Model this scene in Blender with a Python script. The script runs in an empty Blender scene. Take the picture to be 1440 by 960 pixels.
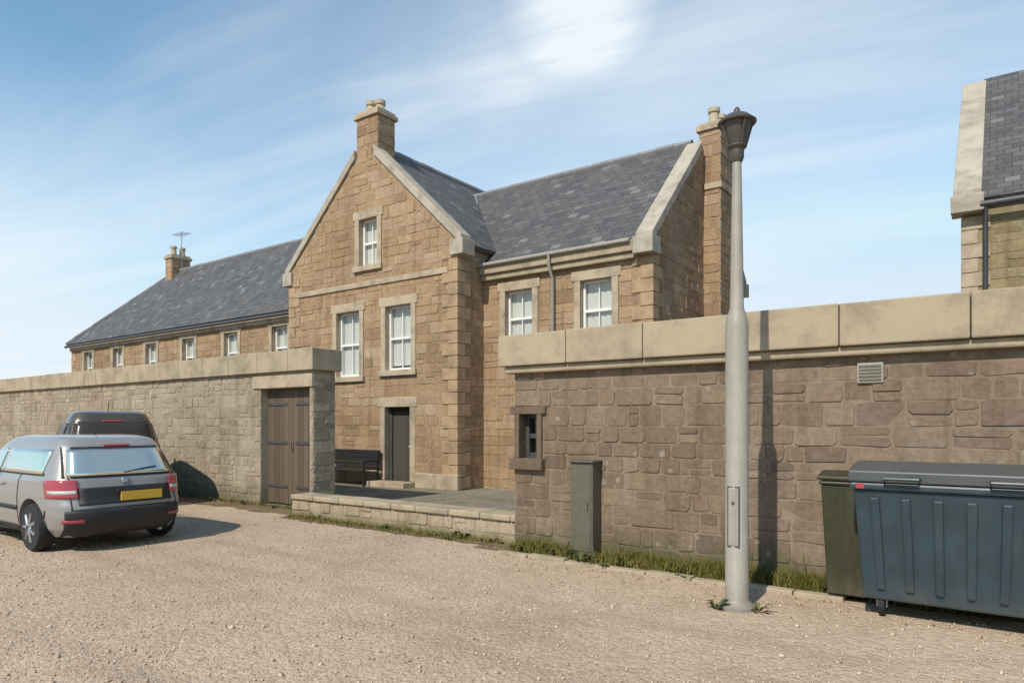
import bpy, bmesh, math, random
import numpy as np
from mathutils import Vector, Matrix
random.seed(7); np.random.seed(7)
S = bpy.context.scene
COL = S.collection
R = math.radians
ROT = math.atan2(-.587, .81)            # every building in the yard shares this orientation
A = Vector((math.cos(ROT), math.sin(ROT), 0)); B = Vector((-math.sin(ROT), math.cos(ROT), 0))
def pq(p, q, z=0): return A*p + B*q + Vector((0, 0, z))

# ------------------------------------------------------------------ materials
def newmat(name):
    m = bpy.data.materials.new(name); m.use_nodes = True
    nt = m.node_tree; return m, nt, nt.nodes['Principled BSDF']
def N(nt, t, **kw):
    n = nt.nodes.new(t)
    for k, v in kw.items():
        if k in n.inputs.keys() and not hasattr(n, k): n.inputs[k].default_value = v
        else: setattr(n, k, v)
    return n
def L(nt, a, b): nt.links.new(a, b)
def ramp(nt, src, stops):
    r = nt.nodes.new('ShaderNodeValToRGB'); e = r.color_ramp.elements
    while len(e) < len(stops): e.new(.5)
    for i, (p, c) in enumerate(stops):
        e[i].position = p; e[i].color = (*c, 1) if len(c) == 3 else c
    L(nt, src, r.inputs[0]); return r.outputs[0]
def mixc(nt, f, a, b, mode='MIX'):
    m = nt.nodes.new('ShaderNodeMix'); m.data_type = 'RGBA'; m.blend_type = mode
    for i, v in ((0, f), (6, a), (7, b)):
        if isinstance(v, (int, float)): m.inputs[i].default_value = v
        elif isinstance(v, tuple): m.inputs[i].default_value = (*v, 1)
        else: L(nt, v, m.inputs[i])
    return m.outputs[2]
def math_(nt, op, a, b=None, c=None):
    m = nt.nodes.new('ShaderNodeMath'); m.operation = op
    for i, v in enumerate((a, b, c)):
        if v is None: continue
        if isinstance(v, (int, float)): m.inputs[i].default_value = v
        else: L(nt, v, m.inputs[i])
    return m.outputs[0]
def noise(nt, co, scale, detail=5, rough=.6, dist=0):
    n = nt.nodes.new('ShaderNodeTexNoise'); n.inputs['Scale'].default_value = scale
    n.inputs['Detail'].default_value = detail; n.inputs['Roughness'].default_value = rough
    n.inputs['Distortion'].default_value = dist
    L(nt, co, n.inputs['Vector']); return n
def bump(nt, h, strength, dist, prev=None):
    b = nt.nodes.new('ShaderNodeBump'); b.inputs['Strength'].default_value = strength
    b.inputs['Distance'].default_value = dist; L(nt, h, b.inputs['Height'])
    if prev is not None: L(nt, prev, b.inputs['Normal'])
    return b.outputs[0]
def uvco(nt): return nt.nodes.new('ShaderNodeTexCoord').outputs['UV']
def obco(nt): return nt.nodes.new('ShaderNodeTexCoord').outputs['Object']
def warp(nt, co, scale, amt):
    n = noise(nt, co, scale, 3)
    v = nt.nodes.new('ShaderNodeVectorMath'); v.operation = 'MULTIPLY_ADD'
    L(nt, n.outputs['Color'], v.inputs[0]); v.inputs[1].default_value = (amt, amt, amt); L(nt, co, v.inputs[2])
    return v.outputs[0]

def stone(name, c1, c2, c3, mortar, bw=.52, rh=.25, mort=.014, stain=(.5, .45, .4), bstr=.7):
    """squared coursed sandstone"""
    m, nt, p = newmat(name); co = uvco(nt)
    w = warp(nt, co, 3.2, .05)
    b = nt.nodes.new('ShaderNodeTexBrick'); L(nt, w, b.inputs['Vector'])
    b.inputs['Scale'].default_value = 1; b.inputs['Brick Width'].default_value = bw; b.inputs['Row Height'].default_value = rh
    b.inputs['Mortar Size'].default_value = mort; b.inputs['Mortar Smooth'].default_value = .4
    b.offset = .43; b.squash = .72; b.squash_frequency = 3
    b.inputs['Color1'].default_value = (0, 0, 0, 1); b.inputs['Color2'].default_value = (1, 1, 1, 1); b.inputs['Mortar'].default_value = (.5, .5, .5, 1)
    base = ramp(nt, b.outputs['Color'], [(0, c1), (.35, c2), (.7, c1), (1, c3)])
    n1 = noise(nt, co, 14, 6, .7); base = mixc(nt, math_(nt, 'MULTIPLY', n1.outputs[0], .5), base, mixc(nt, 1, base, (.72, .68, .62), 'MULTIPLY'))
    n2 = noise(nt, co, .55, 6, .65); st = ramp(nt, n2.outputs[0], [(.42, (0, 0, 0)), (.7, (1, 1, 1))])
    base = mixc(nt, math_(nt, 'MULTIPLY', st, .75), base, mixc(nt, 1, base, stain, 'MULTIPLY'))
    base = mixc(nt, math_(nt, 'MULTIPLY', b.outputs['Fac'], .8), base, mortar)
    L(nt, base, p.inputs['Base Color']); p.inputs['Roughness'].default_value = .93; p.inputs['Specular IOR Level'].default_value = .2
    h = math_(nt, 'SUBTRACT', math_(nt, 'MULTIPLY', n1.outputs[0], .5), b.outputs['Fac'])
    L(nt, bump(nt, h, bstr, .02), p.inputs['Normal']); return m
def rubble(name, cols, mortar, scale=3.3, asp=1.75, stain=(.55, .5, .42), moss=None):
    """random rubble"""
    m, nt, p = newmat(name); co = uvco(nt)
    mp = nt.nodes.new('ShaderNodeMapping'); mp.inputs['Scale'].default_value = (1, asp, 1); L(nt, warp(nt, co, 4, .07), mp.inputs['Vector'])
    v1 = nt.nodes.new('ShaderNodeTexVoronoi'); v1.feature = 'F1'; v1.inputs['Scale'].default_value = scale; v1.inputs['Randomness'].default_value = .85; L(nt, mp.outputs[0], v1.inputs['Vector'])
    v2 = nt.nodes.new('ShaderNodeTexVoronoi'); v2.feature = 'DISTANCE_TO_EDGE'; v2.inputs['Scale'].default_value = scale; v2.inputs['Randomness'].default_value = .85; L(nt, mp.outputs[0], v2.inputs['Vector'])
    sep = nt.nodes.new('ShaderNodeSeparateColor'); L(nt, v1.outputs['Color'], sep.inputs[0])
    base = ramp(nt, sep.outputs[0], [(i/(len(cols)-1), c) for i, c in enumerate(cols)])
    n1 = noise(nt, co, 17, 6, .7); base = mixc(nt, math_(nt, 'MULTIPLY', n1.outputs[0], .6), base, mixc(nt, 1, base, (.68, .66, .62), 'MULTIPLY'))
    n2 = noise(nt, co, .7, 6, .65); st = ramp(nt, n2.outputs[0], [(.4, (0, 0, 0)), (.68, (1, 1, 1))])
    base = mixc(nt, math_(nt, 'MULTIPLY', st, .7), base, mixc(nt, 1, base, stain, 'MULTIPLY'))
    edge = ramp(nt, v2.outputs[0], [(.02, (1, 1, 1)), (.075, (0, 0, 0))])
    base = mixc(nt, math_(nt, 'MULTIPLY', edge, .75), base, mortar)
    if moss:
        sx = nt.nodes.new('ShaderNodeSeparateXYZ'); L(nt, obco(nt), sx.inputs[0])
        n3 = noise(nt, co, 2.3, 5, .7)
        g = math_(nt, 'SUBTRACT', math_(nt, 'MULTIPLY', n3.outputs[0], 1.1), math_(nt, 'MULTIPLY', sx.outputs[2], moss[1]))
        mk = ramp(nt, g, [(.12, (0, 0, 0)), (.5, (1, 1, 1))])
        base = mixc(nt, math_(nt, 'MULTIPLY', mk, .75), base, moss[0])
    L(nt, base, p.inputs['Base Color']); p.inputs['Roughness'].default_value = .94; p.inputs['Specular IOR Level'].default_value = .2
    h = math_(nt, 'ADD', math_(nt, 'MULTIPLY', n1.outputs[0], .4), math_(nt, 'MINIMUM', math_(nt, 'MULTIPLY', v2.outputs[0], 6), 1.0))
    L(nt, bump(nt, h, .8, .03), p.inputs['Normal']); return m
def dressed(name, c, var=.25, rough=.85):
    m, nt, p = newmat(name); co = obco(nt)
    n1 = noise(nt, co, 2.2, 8, .7); n2 = noise(nt, co, 30, 4, .6)
    d = tuple(x*(1-var*1.6) for x in c)
    base = ramp(nt, n1.outputs[0], [(.3, d), (.55, c), (.8, tuple(min(1, x*1.08) for x in c))])
    base = mixc(nt, math_(nt, 'MULTIPLY', n2.outputs[0], .4), base, mixc(nt, 1, base, (.8, .78, .74), 'MULTIPLY'))
    L(nt, base, p.inputs['Base Color']); p.inputs['Roughness'].default_value = rough; p.inputs['Specular IOR Level'].default_value = .3
    L(nt, bump(nt, n2.outputs[0], .25, .01), p.inputs['Normal']); return m
def slate(name, c1, c2, c3):
    m, nt, p = newmat(name); co = uvco(nt)
    b = nt.nodes.new('ShaderNodeTexBrick'); L(nt, warp(nt, co, 5, .012), b.inputs['Vector'])
    b.inputs['Scale'].default_value = 1; b.inputs['Brick Width'].default_value = .27; b.inputs['Row Height'].default_value = .2
    b.inputs['Mortar Size'].default_value = .007; b.inputs['Mortar Smooth'].default_value = .1; b.offset = .5
    b.inputs['Color1'].default_value = (0, 0, 0, 1); b.inputs['Color2'].default_value = (1, 1, 1, 1); b.inputs['Mortar'].default_value = (0, 0, 0, 1)
    base = ramp(nt, b.outputs['Color'], [(0, c1), (.45, c2), (.93, c3), (.97, tuple(x*1.5 for x in c3))])
    n2 = noise(nt, co, .9, 7, .7); lich = ramp(nt, n2.outputs[0], [(.48, (0, 0, 0)), (.72, (1, 1, 1))])
    base = mixc(nt, math_(nt, 'MULTIPLY', lich, .6), base, (.13, .122, .1))
    n8 = noise(nt, co, 3.1, 7, .75); base = mixc(nt, ramp(nt, n8.outputs[0], [(.62, (0, 0, 0)), (.72, (.7, .7, .7))]), base, (.085, .085, .04))
    base = mixc(nt, b.outputs['Fac'], base, (.03, .03, .035))
    L(nt, base, p.inputs['Base Color']); p.inputs['Roughness'].default_value = .62
    sx = nt.nodes.new('ShaderNodeSeparateXYZ'); L(nt, co, sx.inputs[0])
    saw = math_(nt, 'FRACT', math_(nt, 'DIVIDE', sx.outputs[1], .2))
    h = math_(nt, 'SUBTRACT', math_(nt, 'ADD', math_(nt, 'MULTIPLY', saw, -.6), math_(nt, 'MULTIPLY', b.outputs['Color'], .25)), b.outputs['Fac'])
    L(nt, bump(nt, h, .6, .015), p.inputs['Normal']); return m
def plain(name, c, rough=.5, metal=0, var=.15, bs=.05, spec=.5, coat=0, scale=9):
    m, nt, p = newmat(name); co = obco(nt)
    n1 = noise(nt, co, scale, 6, .65)
    base = ramp(nt, n1.outputs[0], [(.3, tuple(x*(1-var) for x in c)), (.7, tuple(min(1, x*(1+var)) for x in c))])
    if name.endswith(('plastic', 'cabinet paint', 'grey paint')):
        sx = nt.nodes.new('ShaderNodeSeparateXYZ'); L(nt, co, sx.inputs[0])
        mp = nt.nodes.new('ShaderNodeMapping'); mp.inputs['Scale'].default_value = (9, 9, .7); L(nt, co, mp.inputs[0])
        ns = noise(nt, mp.outputs[0], 1.3, 7, .7); nd = noise(nt, co, 5, 7, .75)
        base = mixc(nt, ramp(nt, ns.outputs[0], [(.5, (0, 0, 0)), (.72, (.5, .5, .5))]), base, tuple(x*.55+.05 for x in c))
        dk = math_(nt, 'SUBTRACT', nd.outputs[0], math_(nt, 'MULTIPLY', sx.outputs[2], 1.3))
        base = mixc(nt, ramp(nt, dk, [(.1, (0, 0, 0)), (.5, (.4, .4, .4))]), base, (.13, .105, .075))
    L(nt, base, p.inputs['Base Color']); p.inputs['Metallic'].default_value = metal
    L(nt, math_(nt, 'MULTIPLY_ADD', n1.outputs[0], .2, rough-.1), p.inputs['Roughness'])
    p.inputs['Specular IOR Level'].default_value = spec; p.inputs['Coat Weight'].default_value = coat; p.inputs['Coat Roughness'].default_value = .04
    if bs: L(nt, bump(nt, noise(nt, co, 60, 3).outputs[0], bs, .005), p.inputs['Normal'])
    return m
def planks(name, c, w=.14):
    m, nt, p = newmat(name); co = uvco(nt)
    sx = nt.nodes.new('ShaderNodeSeparateXYZ'); L(nt, co, sx.inputs[0])
    f = math_(nt, 'DIVIDE', sx.outputs[0], w); idx = math_(nt, 'FLOOR', f); fr = math_(nt, 'FRACT', f)
    wn = nt.nodes.new('ShaderNodeTexWhiteNoise'); wn.noise_dimensions = '1D'; L(nt, idx, wn.inputs['W'])
    mp = nt.nodes.new('ShaderNodeMapping'); mp.inputs['Scale'].default_value = (18, 1.2, 1); L(nt, co, mp.inputs[0])
    g = noise(nt, mp.outputs[0], 1.5, 6, .7)
    base = ramp(nt, math_(nt, 'MULTIPLY_ADD', wn.outputs['Value'], .4, math_(nt, 'MULTIPLY', g.outputs[0], .6)), [(.2, tuple(x*.6 for x in c)), (.8, tuple(x*1.25 for x in c))])
    gap = ramp(nt, math_(nt, 'ABSOLUTE', math_(nt, 'SUBTRACT', fr, .5)), [(.455, (0, 0, 0)), (.49, (1, 1, 1))])
    base = mixc(nt, gap, base, tuple(x*.25 for x in c))
    L(nt, base, p.inputs['Base Color']); p.inputs['Roughness'].default_value = .75
    L(nt, bump(nt, math_(nt, 'SUBTRACT', math_(nt, 'MULTIPLY', g.outputs[0], .2), gap), .6, .012), p.inputs['Normal']); return m
def clearglass(name):
    m, nt, p = newmat(name); nt.nodes.remove(p)
    out = [n for n in nt.nodes if n.type == 'OUTPUT_MATERIAL'][0]
    t = nt.nodes.new('ShaderNodeBsdfTransparent'); t.inputs[0].default_value = (.86, .9, .88, 1)
    g = nt.nodes.new('ShaderNodeBsdfGlossy'); g.inputs['Roughness'].default_value = .02
    lw = nt.nodes.new('ShaderNodeLayerWeight'); lw.inputs[0].default_value = .5
    fr = math_(nt, 'MULTIPLY_ADD', math_(nt, 'POWER', lw.outputs['Facing'], 4), .7, .09)
    L(nt, bump(nt, noise(nt, obco(nt), 1.7, 2).outputs[0], .06, .05), g.inputs['Normal'])
    mx = nt.nodes.new('ShaderNodeMixShader'); L(nt, fr, mx.inputs[0]); L(nt, t.outputs[0], mx.inputs[1]); L(nt, g.outputs[0], mx.inputs[2]); L(nt, mx.outputs[0], out.inputs[0]); return m

def masonry(name, cols, mortar, stain=(.6, .55, .47), moss=None, lichen=None, grain=15):
    """every stone is a separate raised face carrying its own tone; the wall behind is mortar (tone -1)"""
    m, nt, p = newmat(name); co = uvco(nt)
    at = nt.nodes.new('ShaderNodeAttribute'); at.attribute_name = 'tone'
    base = ramp(nt, at.outputs['Fac'], [(i/(len(cols)-1), c) for i, c in enumerate(cols)])
    n1 = noise(nt, co, grain, 7, .72, .3); base = mixc(nt, ramp(nt, n1.outputs[0], [(.4, (0, 0, 0)), (.75, (.85, .85, .85))]), base, mixc(nt, 1, base, (.6, .56, .5), 'MULTIPLY'))
    n4 = noise(nt, co, 4.5, 5, .6, .5); base = mixc(nt, ramp(nt, n4.outputs[0], [(.5, (0, 0, 0)), (.75, (.7, .7, .7))]), base, mixc(nt, 1, base, (1.22, 1.2, 1.17), 'MULTIPLY'))
    mo = math_(nt, 'LESS_THAN', at.outputs['Fac'], -.5)
    base = mixc(nt, math_(nt, 'MULTIPLY', mo, .9), base, mortar)
    n2 = noise(nt, co, .55, 7, .68); st = ramp(nt, n2.outputs[0], [(.42, (0, 0, 0)), (.7, (1, 1, 1))])
    base = mixc(nt, math_(nt, 'MULTIPLY', st, .7), base, mixc(nt, 1, base, stain, 'MULTIPLY'))
    mp = nt.nodes.new('ShaderNodeMapping'); mp.inputs['Scale'].default_value = (5, .35, 1); L(nt, co, mp.inputs[0])
    n5 = noise(nt, mp.outputs[0], 1, 6, .6); dr = ramp(nt, n5.outputs[0], [(.5, (0, 0, 0)), (.7, (.75, .75, .75))])
    base = mixc(nt, dr, base, mixc(nt, 1, base, (.66, .62, .56), 'MULTIPLY'))
    v6 = nt.nodes.new('ShaderNodeTexVoronoi'); v6.inputs['Scale'].default_value = 5.5; L(nt, warp(nt, co, 18, .06), v6.inputs['Vector'])
    n6 = noise(nt, co, 1.4, 4, .6)
    lf = math_(nt, 'MULTIPLY', ramp(nt, v6.outputs['Distance'], [(.13, (1, 1, 1)), (.2, (0, 0, 0))]), ramp(nt, n6.outputs[0], [(.52, (0, 0, 0)), (.6, (1, 1, 1))]))
    base = mixc(nt, math_(nt, 'MULTIPLY', lf, .45), base, (.40, .385, .32))          # lichen spots
    if moss:
        sx = nt.nodes.new('ShaderNodeSeparateXYZ'); L(nt, obco(nt), sx.inputs[0])
        n3 = noise(nt, co, 2.3, 6, .72)
        g = math_(nt, 'SUBTRACT', math_(nt, 'MULTIPLY', n3.outputs[0], 1.1), math_(nt, 'MULTIPLY', sx.outputs[2], moss[1]))
        base = mixc(nt, math_(nt, 'MULTIPLY', ramp(nt, g, [(.12, (0, 0, 0)), (.5, (1, 1, 1))]), .75), base, moss[0])
    L(nt, base, p.inputs['Base Color']); p.inputs['Roughness'].default_value = .94; p.inputs['Specular IOR Level'].default_value = .2
    L(nt, bump(nt, math_(nt, 'ADD', n1.outputs[0], math_(nt, 'MULTIPLY', n4.outputs[0], 1.5)), .55, .02), p.inputs['Normal']); return m
MT = {}
MT['sandstone'] = masonry('golden sandstone', [(.28, .19, .118), (.375, .262, .162), (.415, .285, .172), (.35, .245, .155), (.445, .33, .22), (.325, .215, .13)], (.375, .295, .20))
MT['far_stone'] = masonry('olive sandstone', [(.22, .18, .10), (.30, .25, .14), (.34, .28, .165), (.26, .215, .12)], (.29, .25, .165))
MT['annex'] = masonry('brown rubble stone', [(.17, .13, .095), (.225, .172, .126), (.255, .193, .14), (.21, .16, .12), (.285, .225, .165), (.24, .172, .12)], (.265, .212, .158), moss=((.085, .085, .03), 1.2))
MT['garden'] = masonry('grey rubble stone', [(.28, .235, .175), (.36, .305, .23), (.41, .35, .265), (.33, .28, .215), (.44, .375, .28)], (.38, .325, .25), moss=((.12, .115, .06), 1.0))
MT['low'] = masonry('pale rubble stone', [(.33, .27, .19), (.42, .345, .25), (.47, .39, .285), (.38, .31, .22)], (.36, .3, .22), moss=((.13, .12, .05), 2.6))
MT['margin'] = dressed('dressed stone', (.44, .36, .255), .3)
MT['quoin'] = dressed('sandstone quoin', (.42, .295, .18), .3)
MT['coping'] = dressed('pale coping stone', (.39, .325, .225), .26)
MT['skew'] = dressed('skew stone', (.43, .385, .31))
MT['slate'] = slate('grey slate', (.066, .063, .061), (.086, .082, .079), (.112, .107, .102))
MT['lead'] = plain('lead', (.2, .2, .21), .55)
MT['iron'] = plain('painted iron', (.06, .06, .062), .5)
MT['white'] = plain('white gloss paint', (.74, .73, .70), .35, bs=0, var=.06)
MT['blind'] = plain('linen blind', (.66, .63, .58), .9, bs=0, var=.05)
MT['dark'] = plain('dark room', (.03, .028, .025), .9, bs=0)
MT['glass'] = clearglass('window glass')
MT['pot'] = plain('terracotta', (.40, .22, .12), .8)
MT['bpot'] = plain('buff fireclay', (.42, .35, .25), .8)
MT['door'] = planks('dark green boards', (.06, .055, .04))
MT['gate'] = planks('brown boards', (.115, .082, .052), .15)
MT['black'] = plain('black paint', (.018, .018, .018), .55)
MT['column'] = plain('grey paint', (.31, .285, .24), .5, var=.1)
MT['lamp_head'] = plain('dark bronze paint', (.07, .062, .05), .45)
MT['lens'] = plain('frosted lens', (.5, .5, .47), .25, bs=0)
MT['blue_plastic'] = plain('slate blue plastic', (.027, .048, .06), .42, var=.2, bs=.08, scale=3)
MT['lid_plastic'] = plain('grey plastic', (.07, .078, .076), .45, var=.15, scale=3)
MT['green_plastic'] = plain('dark green plastic', (.034, .036, .015), .5, var=.2)
MT['rubber'] = plain('rubber', (.02, .02, .02), .8)
MT['galv'] = plain('galvanised steel', (.38, .39, .4), .4, metal=.8)
MT['car_grey'] = plain('silver grey car paint', (.28, .27, .255), .38, metal=.15, var=.02, bs=0, coat=1)
MT['car_roof'] = plain('silver car paint', (.36, .37, .36), .35, metal=.4, var=.02, bs=0, coat=.8)
MT['car_olive'] = plain('dark bronze car paint', (.075, .06, .038), .35, metal=.3, var=.02, bs=0, coat=.8)
MT['car_trim'] = plain('black car trim', (.022, .022, .023), .6, bs=0)
MT['plate'] = plain('yellow plate', (.62, .40, .05), .4, bs=0, var=.03)
MT['red_lens'] = plain('red lamp lens', (.36, .04, .05), .12, bs=0, var=.05, coat=1)
MT['amber'] = plain('amber lens', (.5, .2, .03), .2, bs=0)
MT['alloy'] = plain('alloy', (.45, .45, .45), .3, metal=.9, bs=0)
MT['cabinet'] = plain('olive grey cabinet paint', (.105, .098, .068), .6, var=.2)
MT['roofing'] = plain('roofing felt', (.12, .115, .11), .9)
MT['darkglass'] = plain('dark car glass', (.045, .038, .03), .25, var=.02, bs=0, spec=.3)
def carglass():
    m, nt, p = newmat('tinted car glass'); p.inputs['Base Color'].default_value = (.98, .93, .74, 1); p.inputs['Metallic'].default_value = .9
    p.inputs['Roughness'].default_value = .14; p.inputs['Specular IOR Level'].default_value = 1; p.inputs['Coat Weight'].default_value = 1; p.inputs['IOR'].default_value = 2.4
    L(nt, bump(nt, noise(nt, obco(nt), 2, 2).outputs[0], .05, .05), p.inputs['Normal']); return m
MT['carglass'] = carglass()
def ground_mat(name, stops, pebble=26, moss=None, bs=.6, tracks=False):
    m, nt, p = newmat(name); co = obco(nt)
    v = nt.nodes.new('ShaderNodeTexVoronoi'); v.inputs['Scale'].default_value = pebble; L(nt, co, v.inputs['Vector'])
    sep = nt.nodes.new('ShaderNodeSeparateColor'); L(nt, v.outputs['Color'], sep.inputs[0])
    v3 = nt.nodes.new('ShaderNodeTexVoronoi'); v3.inputs['Scale'].default_value = pebble*2.7; L(nt, co, v3.inputs['Vector'])
    sep3 = nt.nodes.new('ShaderNodeSeparateColor'); L(nt, v3.outputs['Color'], sep3.inputs[0])
    t = math_(nt, 'MULTIPLY_ADD', sep.outputs[0], .5, math_(nt, 'MULTIPLY', sep3.outputs[0], .5))
    base = ramp(nt, t, stops)
    n1 = noise(nt, co, .35, 6, .6); pt = ramp(nt, n1.outputs[0], [(.38, (0, 0, 0)), (.66, (1, 1, 1))])
    base = mixc(nt, math_(nt, 'MULTIPLY', pt, .8), base, mixc(nt, 1, base, (.82, .80, .77), 'MULTIPLY'))
    n9 = noise(nt, co, .22, 5, .55, .8); base = mixc(nt, ramp(nt, n9.outputs[0], [(.54, (0, 0, 0)), (.64, (.8, .8, .8))]), base, mixc(nt, 1, base, (.80, .77, .73), 'MULTIPLY'))
    n2 = noise(nt, co, 2.1, 7, .7, .4); pt2 = ramp(nt, n2.outputs[0], [(.5, (0, 0, 0)), (.72, (1, 1, 1))])
    base = mixc(nt, math_(nt, 'MULTIPLY', pt2, .6), base, mixc(nt, 1, base, (.72, .70, .66), 'MULTIPLY'))
    if moss:
        n3 = noise(nt, co, 1.1, 6, .7); mk = ramp(nt, n3.outputs[0], [(.45, (0, 0, 0)), (.65, (1, 1, 1))])
        base = mixc(nt, math_(nt, 'MULTIPLY', mk, .7), base, moss)
    if tracks:   # wheel lines worn into the gravel along the yard
        sx = nt.nodes.new('ShaderNodeSeparateXYZ'); L(nt, co, sx.inputs[0])
        qv = math_(nt, 'ADD', math_(nt, 'MULTIPLY', sx.outputs[0], .587), math_(nt, 'MULTIPLY', sx.outputs[1], .81))
        wv = noise(nt, co, .16, 2); qv = math_(nt, 'ADD', qv, math_(nt, 'MULTIPLY', wv.outputs[0], 1.3))
        tot = None
        for c0 in (4.35, 5.75, 2.7, 4.95):
            d_ = math_(nt, 'ABSOLUTE', math_(nt, 'SUBTRACT', qv, c0)); k_ = ramp(nt, d_, [(.05, (1, 1, 1)), (.2, (0, 0, 0))]); tot = k_ if tot is None else math_(nt, 'MAXIMUM', tot, k_)
        tot = math_(nt, 'MULTIPLY', tot, ramp(nt, noise(nt, co, .8, 5).outputs[0], [(.36, (0, 0, 0)), (.62, (1, 1, 1))]))
        base = mixc(nt, math_(nt, 'MULTIPLY', tot, .75), base, (.34, .26, .185))
    L(nt, base, p.inputs['Base Color']); p.inputs['Roughness'].default_value = .95; p.inputs['Specular IOR Level'].default_value = .15
    h = math_(nt, 'ADD', v.outputs['Distance'], math_(nt, 'MULTIPLY', v3.outputs['Distance'], .5))
    L(nt, bump(nt, h, bs, -.02, bump(nt, n2.outputs[0], .5, .04)), p.inputs['Normal']); return m
MT['gravel'] = ground_mat('pink tan gravel', tracks=True, stops=[(0, (.36, .275, .195)), (.35, (.45, .345, .245)), (.65, (.50, .385, .275)), (1, (.56, .455, .34))])
MT['yard'] = ground_mat('mossy gravel', [(0, (.14, .125, .09)), (.5, (.24, .215, .165)), (1, (.33, .3, .24))], 22, (.12, .125, .06))
MT['soil'] = ground_mat('brown soil', [(0, (.12, .082, .05)), (.5, (.22, .155, .095)), (1, (.33, .25, .165))], 30, (.10, .10, .04))
def leafmat(name, c1, c2):
    m, nt, p = newmat(name)
    oi = nt.nodes.new('ShaderNodeTexCoord'); n = noise(nt, oi.outputs['Object'], 3.5, 4)
    L(nt, ramp(nt, n.outputs[0], [(.35, c1), (.65, c2)]), p.inputs['Base Color']); p.inputs['Roughness'].default_value = .7; p.inputs['Specular IOR Level'].default_value = .25
    return m
MT['grass'] = leafmat('grass blades', (.10, .10, .018), (.19, .155, .04))
MT['weed'] = leafmat('weed leaves', (.06, .085, .02), (.12, .13, .04))
MT['leaf'] = leafmat('dry leaves', (.16, .085, .03), (.27, .17, .06))
def pebmat():
    m, nt, p = newmat('loose stones'); v = nt.nodes.new('ShaderNodeTexVoronoi'); v.inputs['Scale'].default_value = 22; L(nt, obco(nt), v.inputs['Vector'])
    sep = nt.nodes.new('ShaderNodeSeparateColor'); L(nt, v.outputs['Color'], sep.inputs[0])
    L(nt, ramp(nt, sep.outputs[0], [(0, (.33, .255, .185)), (.4, (.45, .345, .25)), (.8, (.51, .405, .30)), (1, (.60, .53, .43))]), p.inputs['Base Color']); p.inputs['Roughness'].default_value = .9; return m
MT['pebble'] = pebmat()

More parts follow.
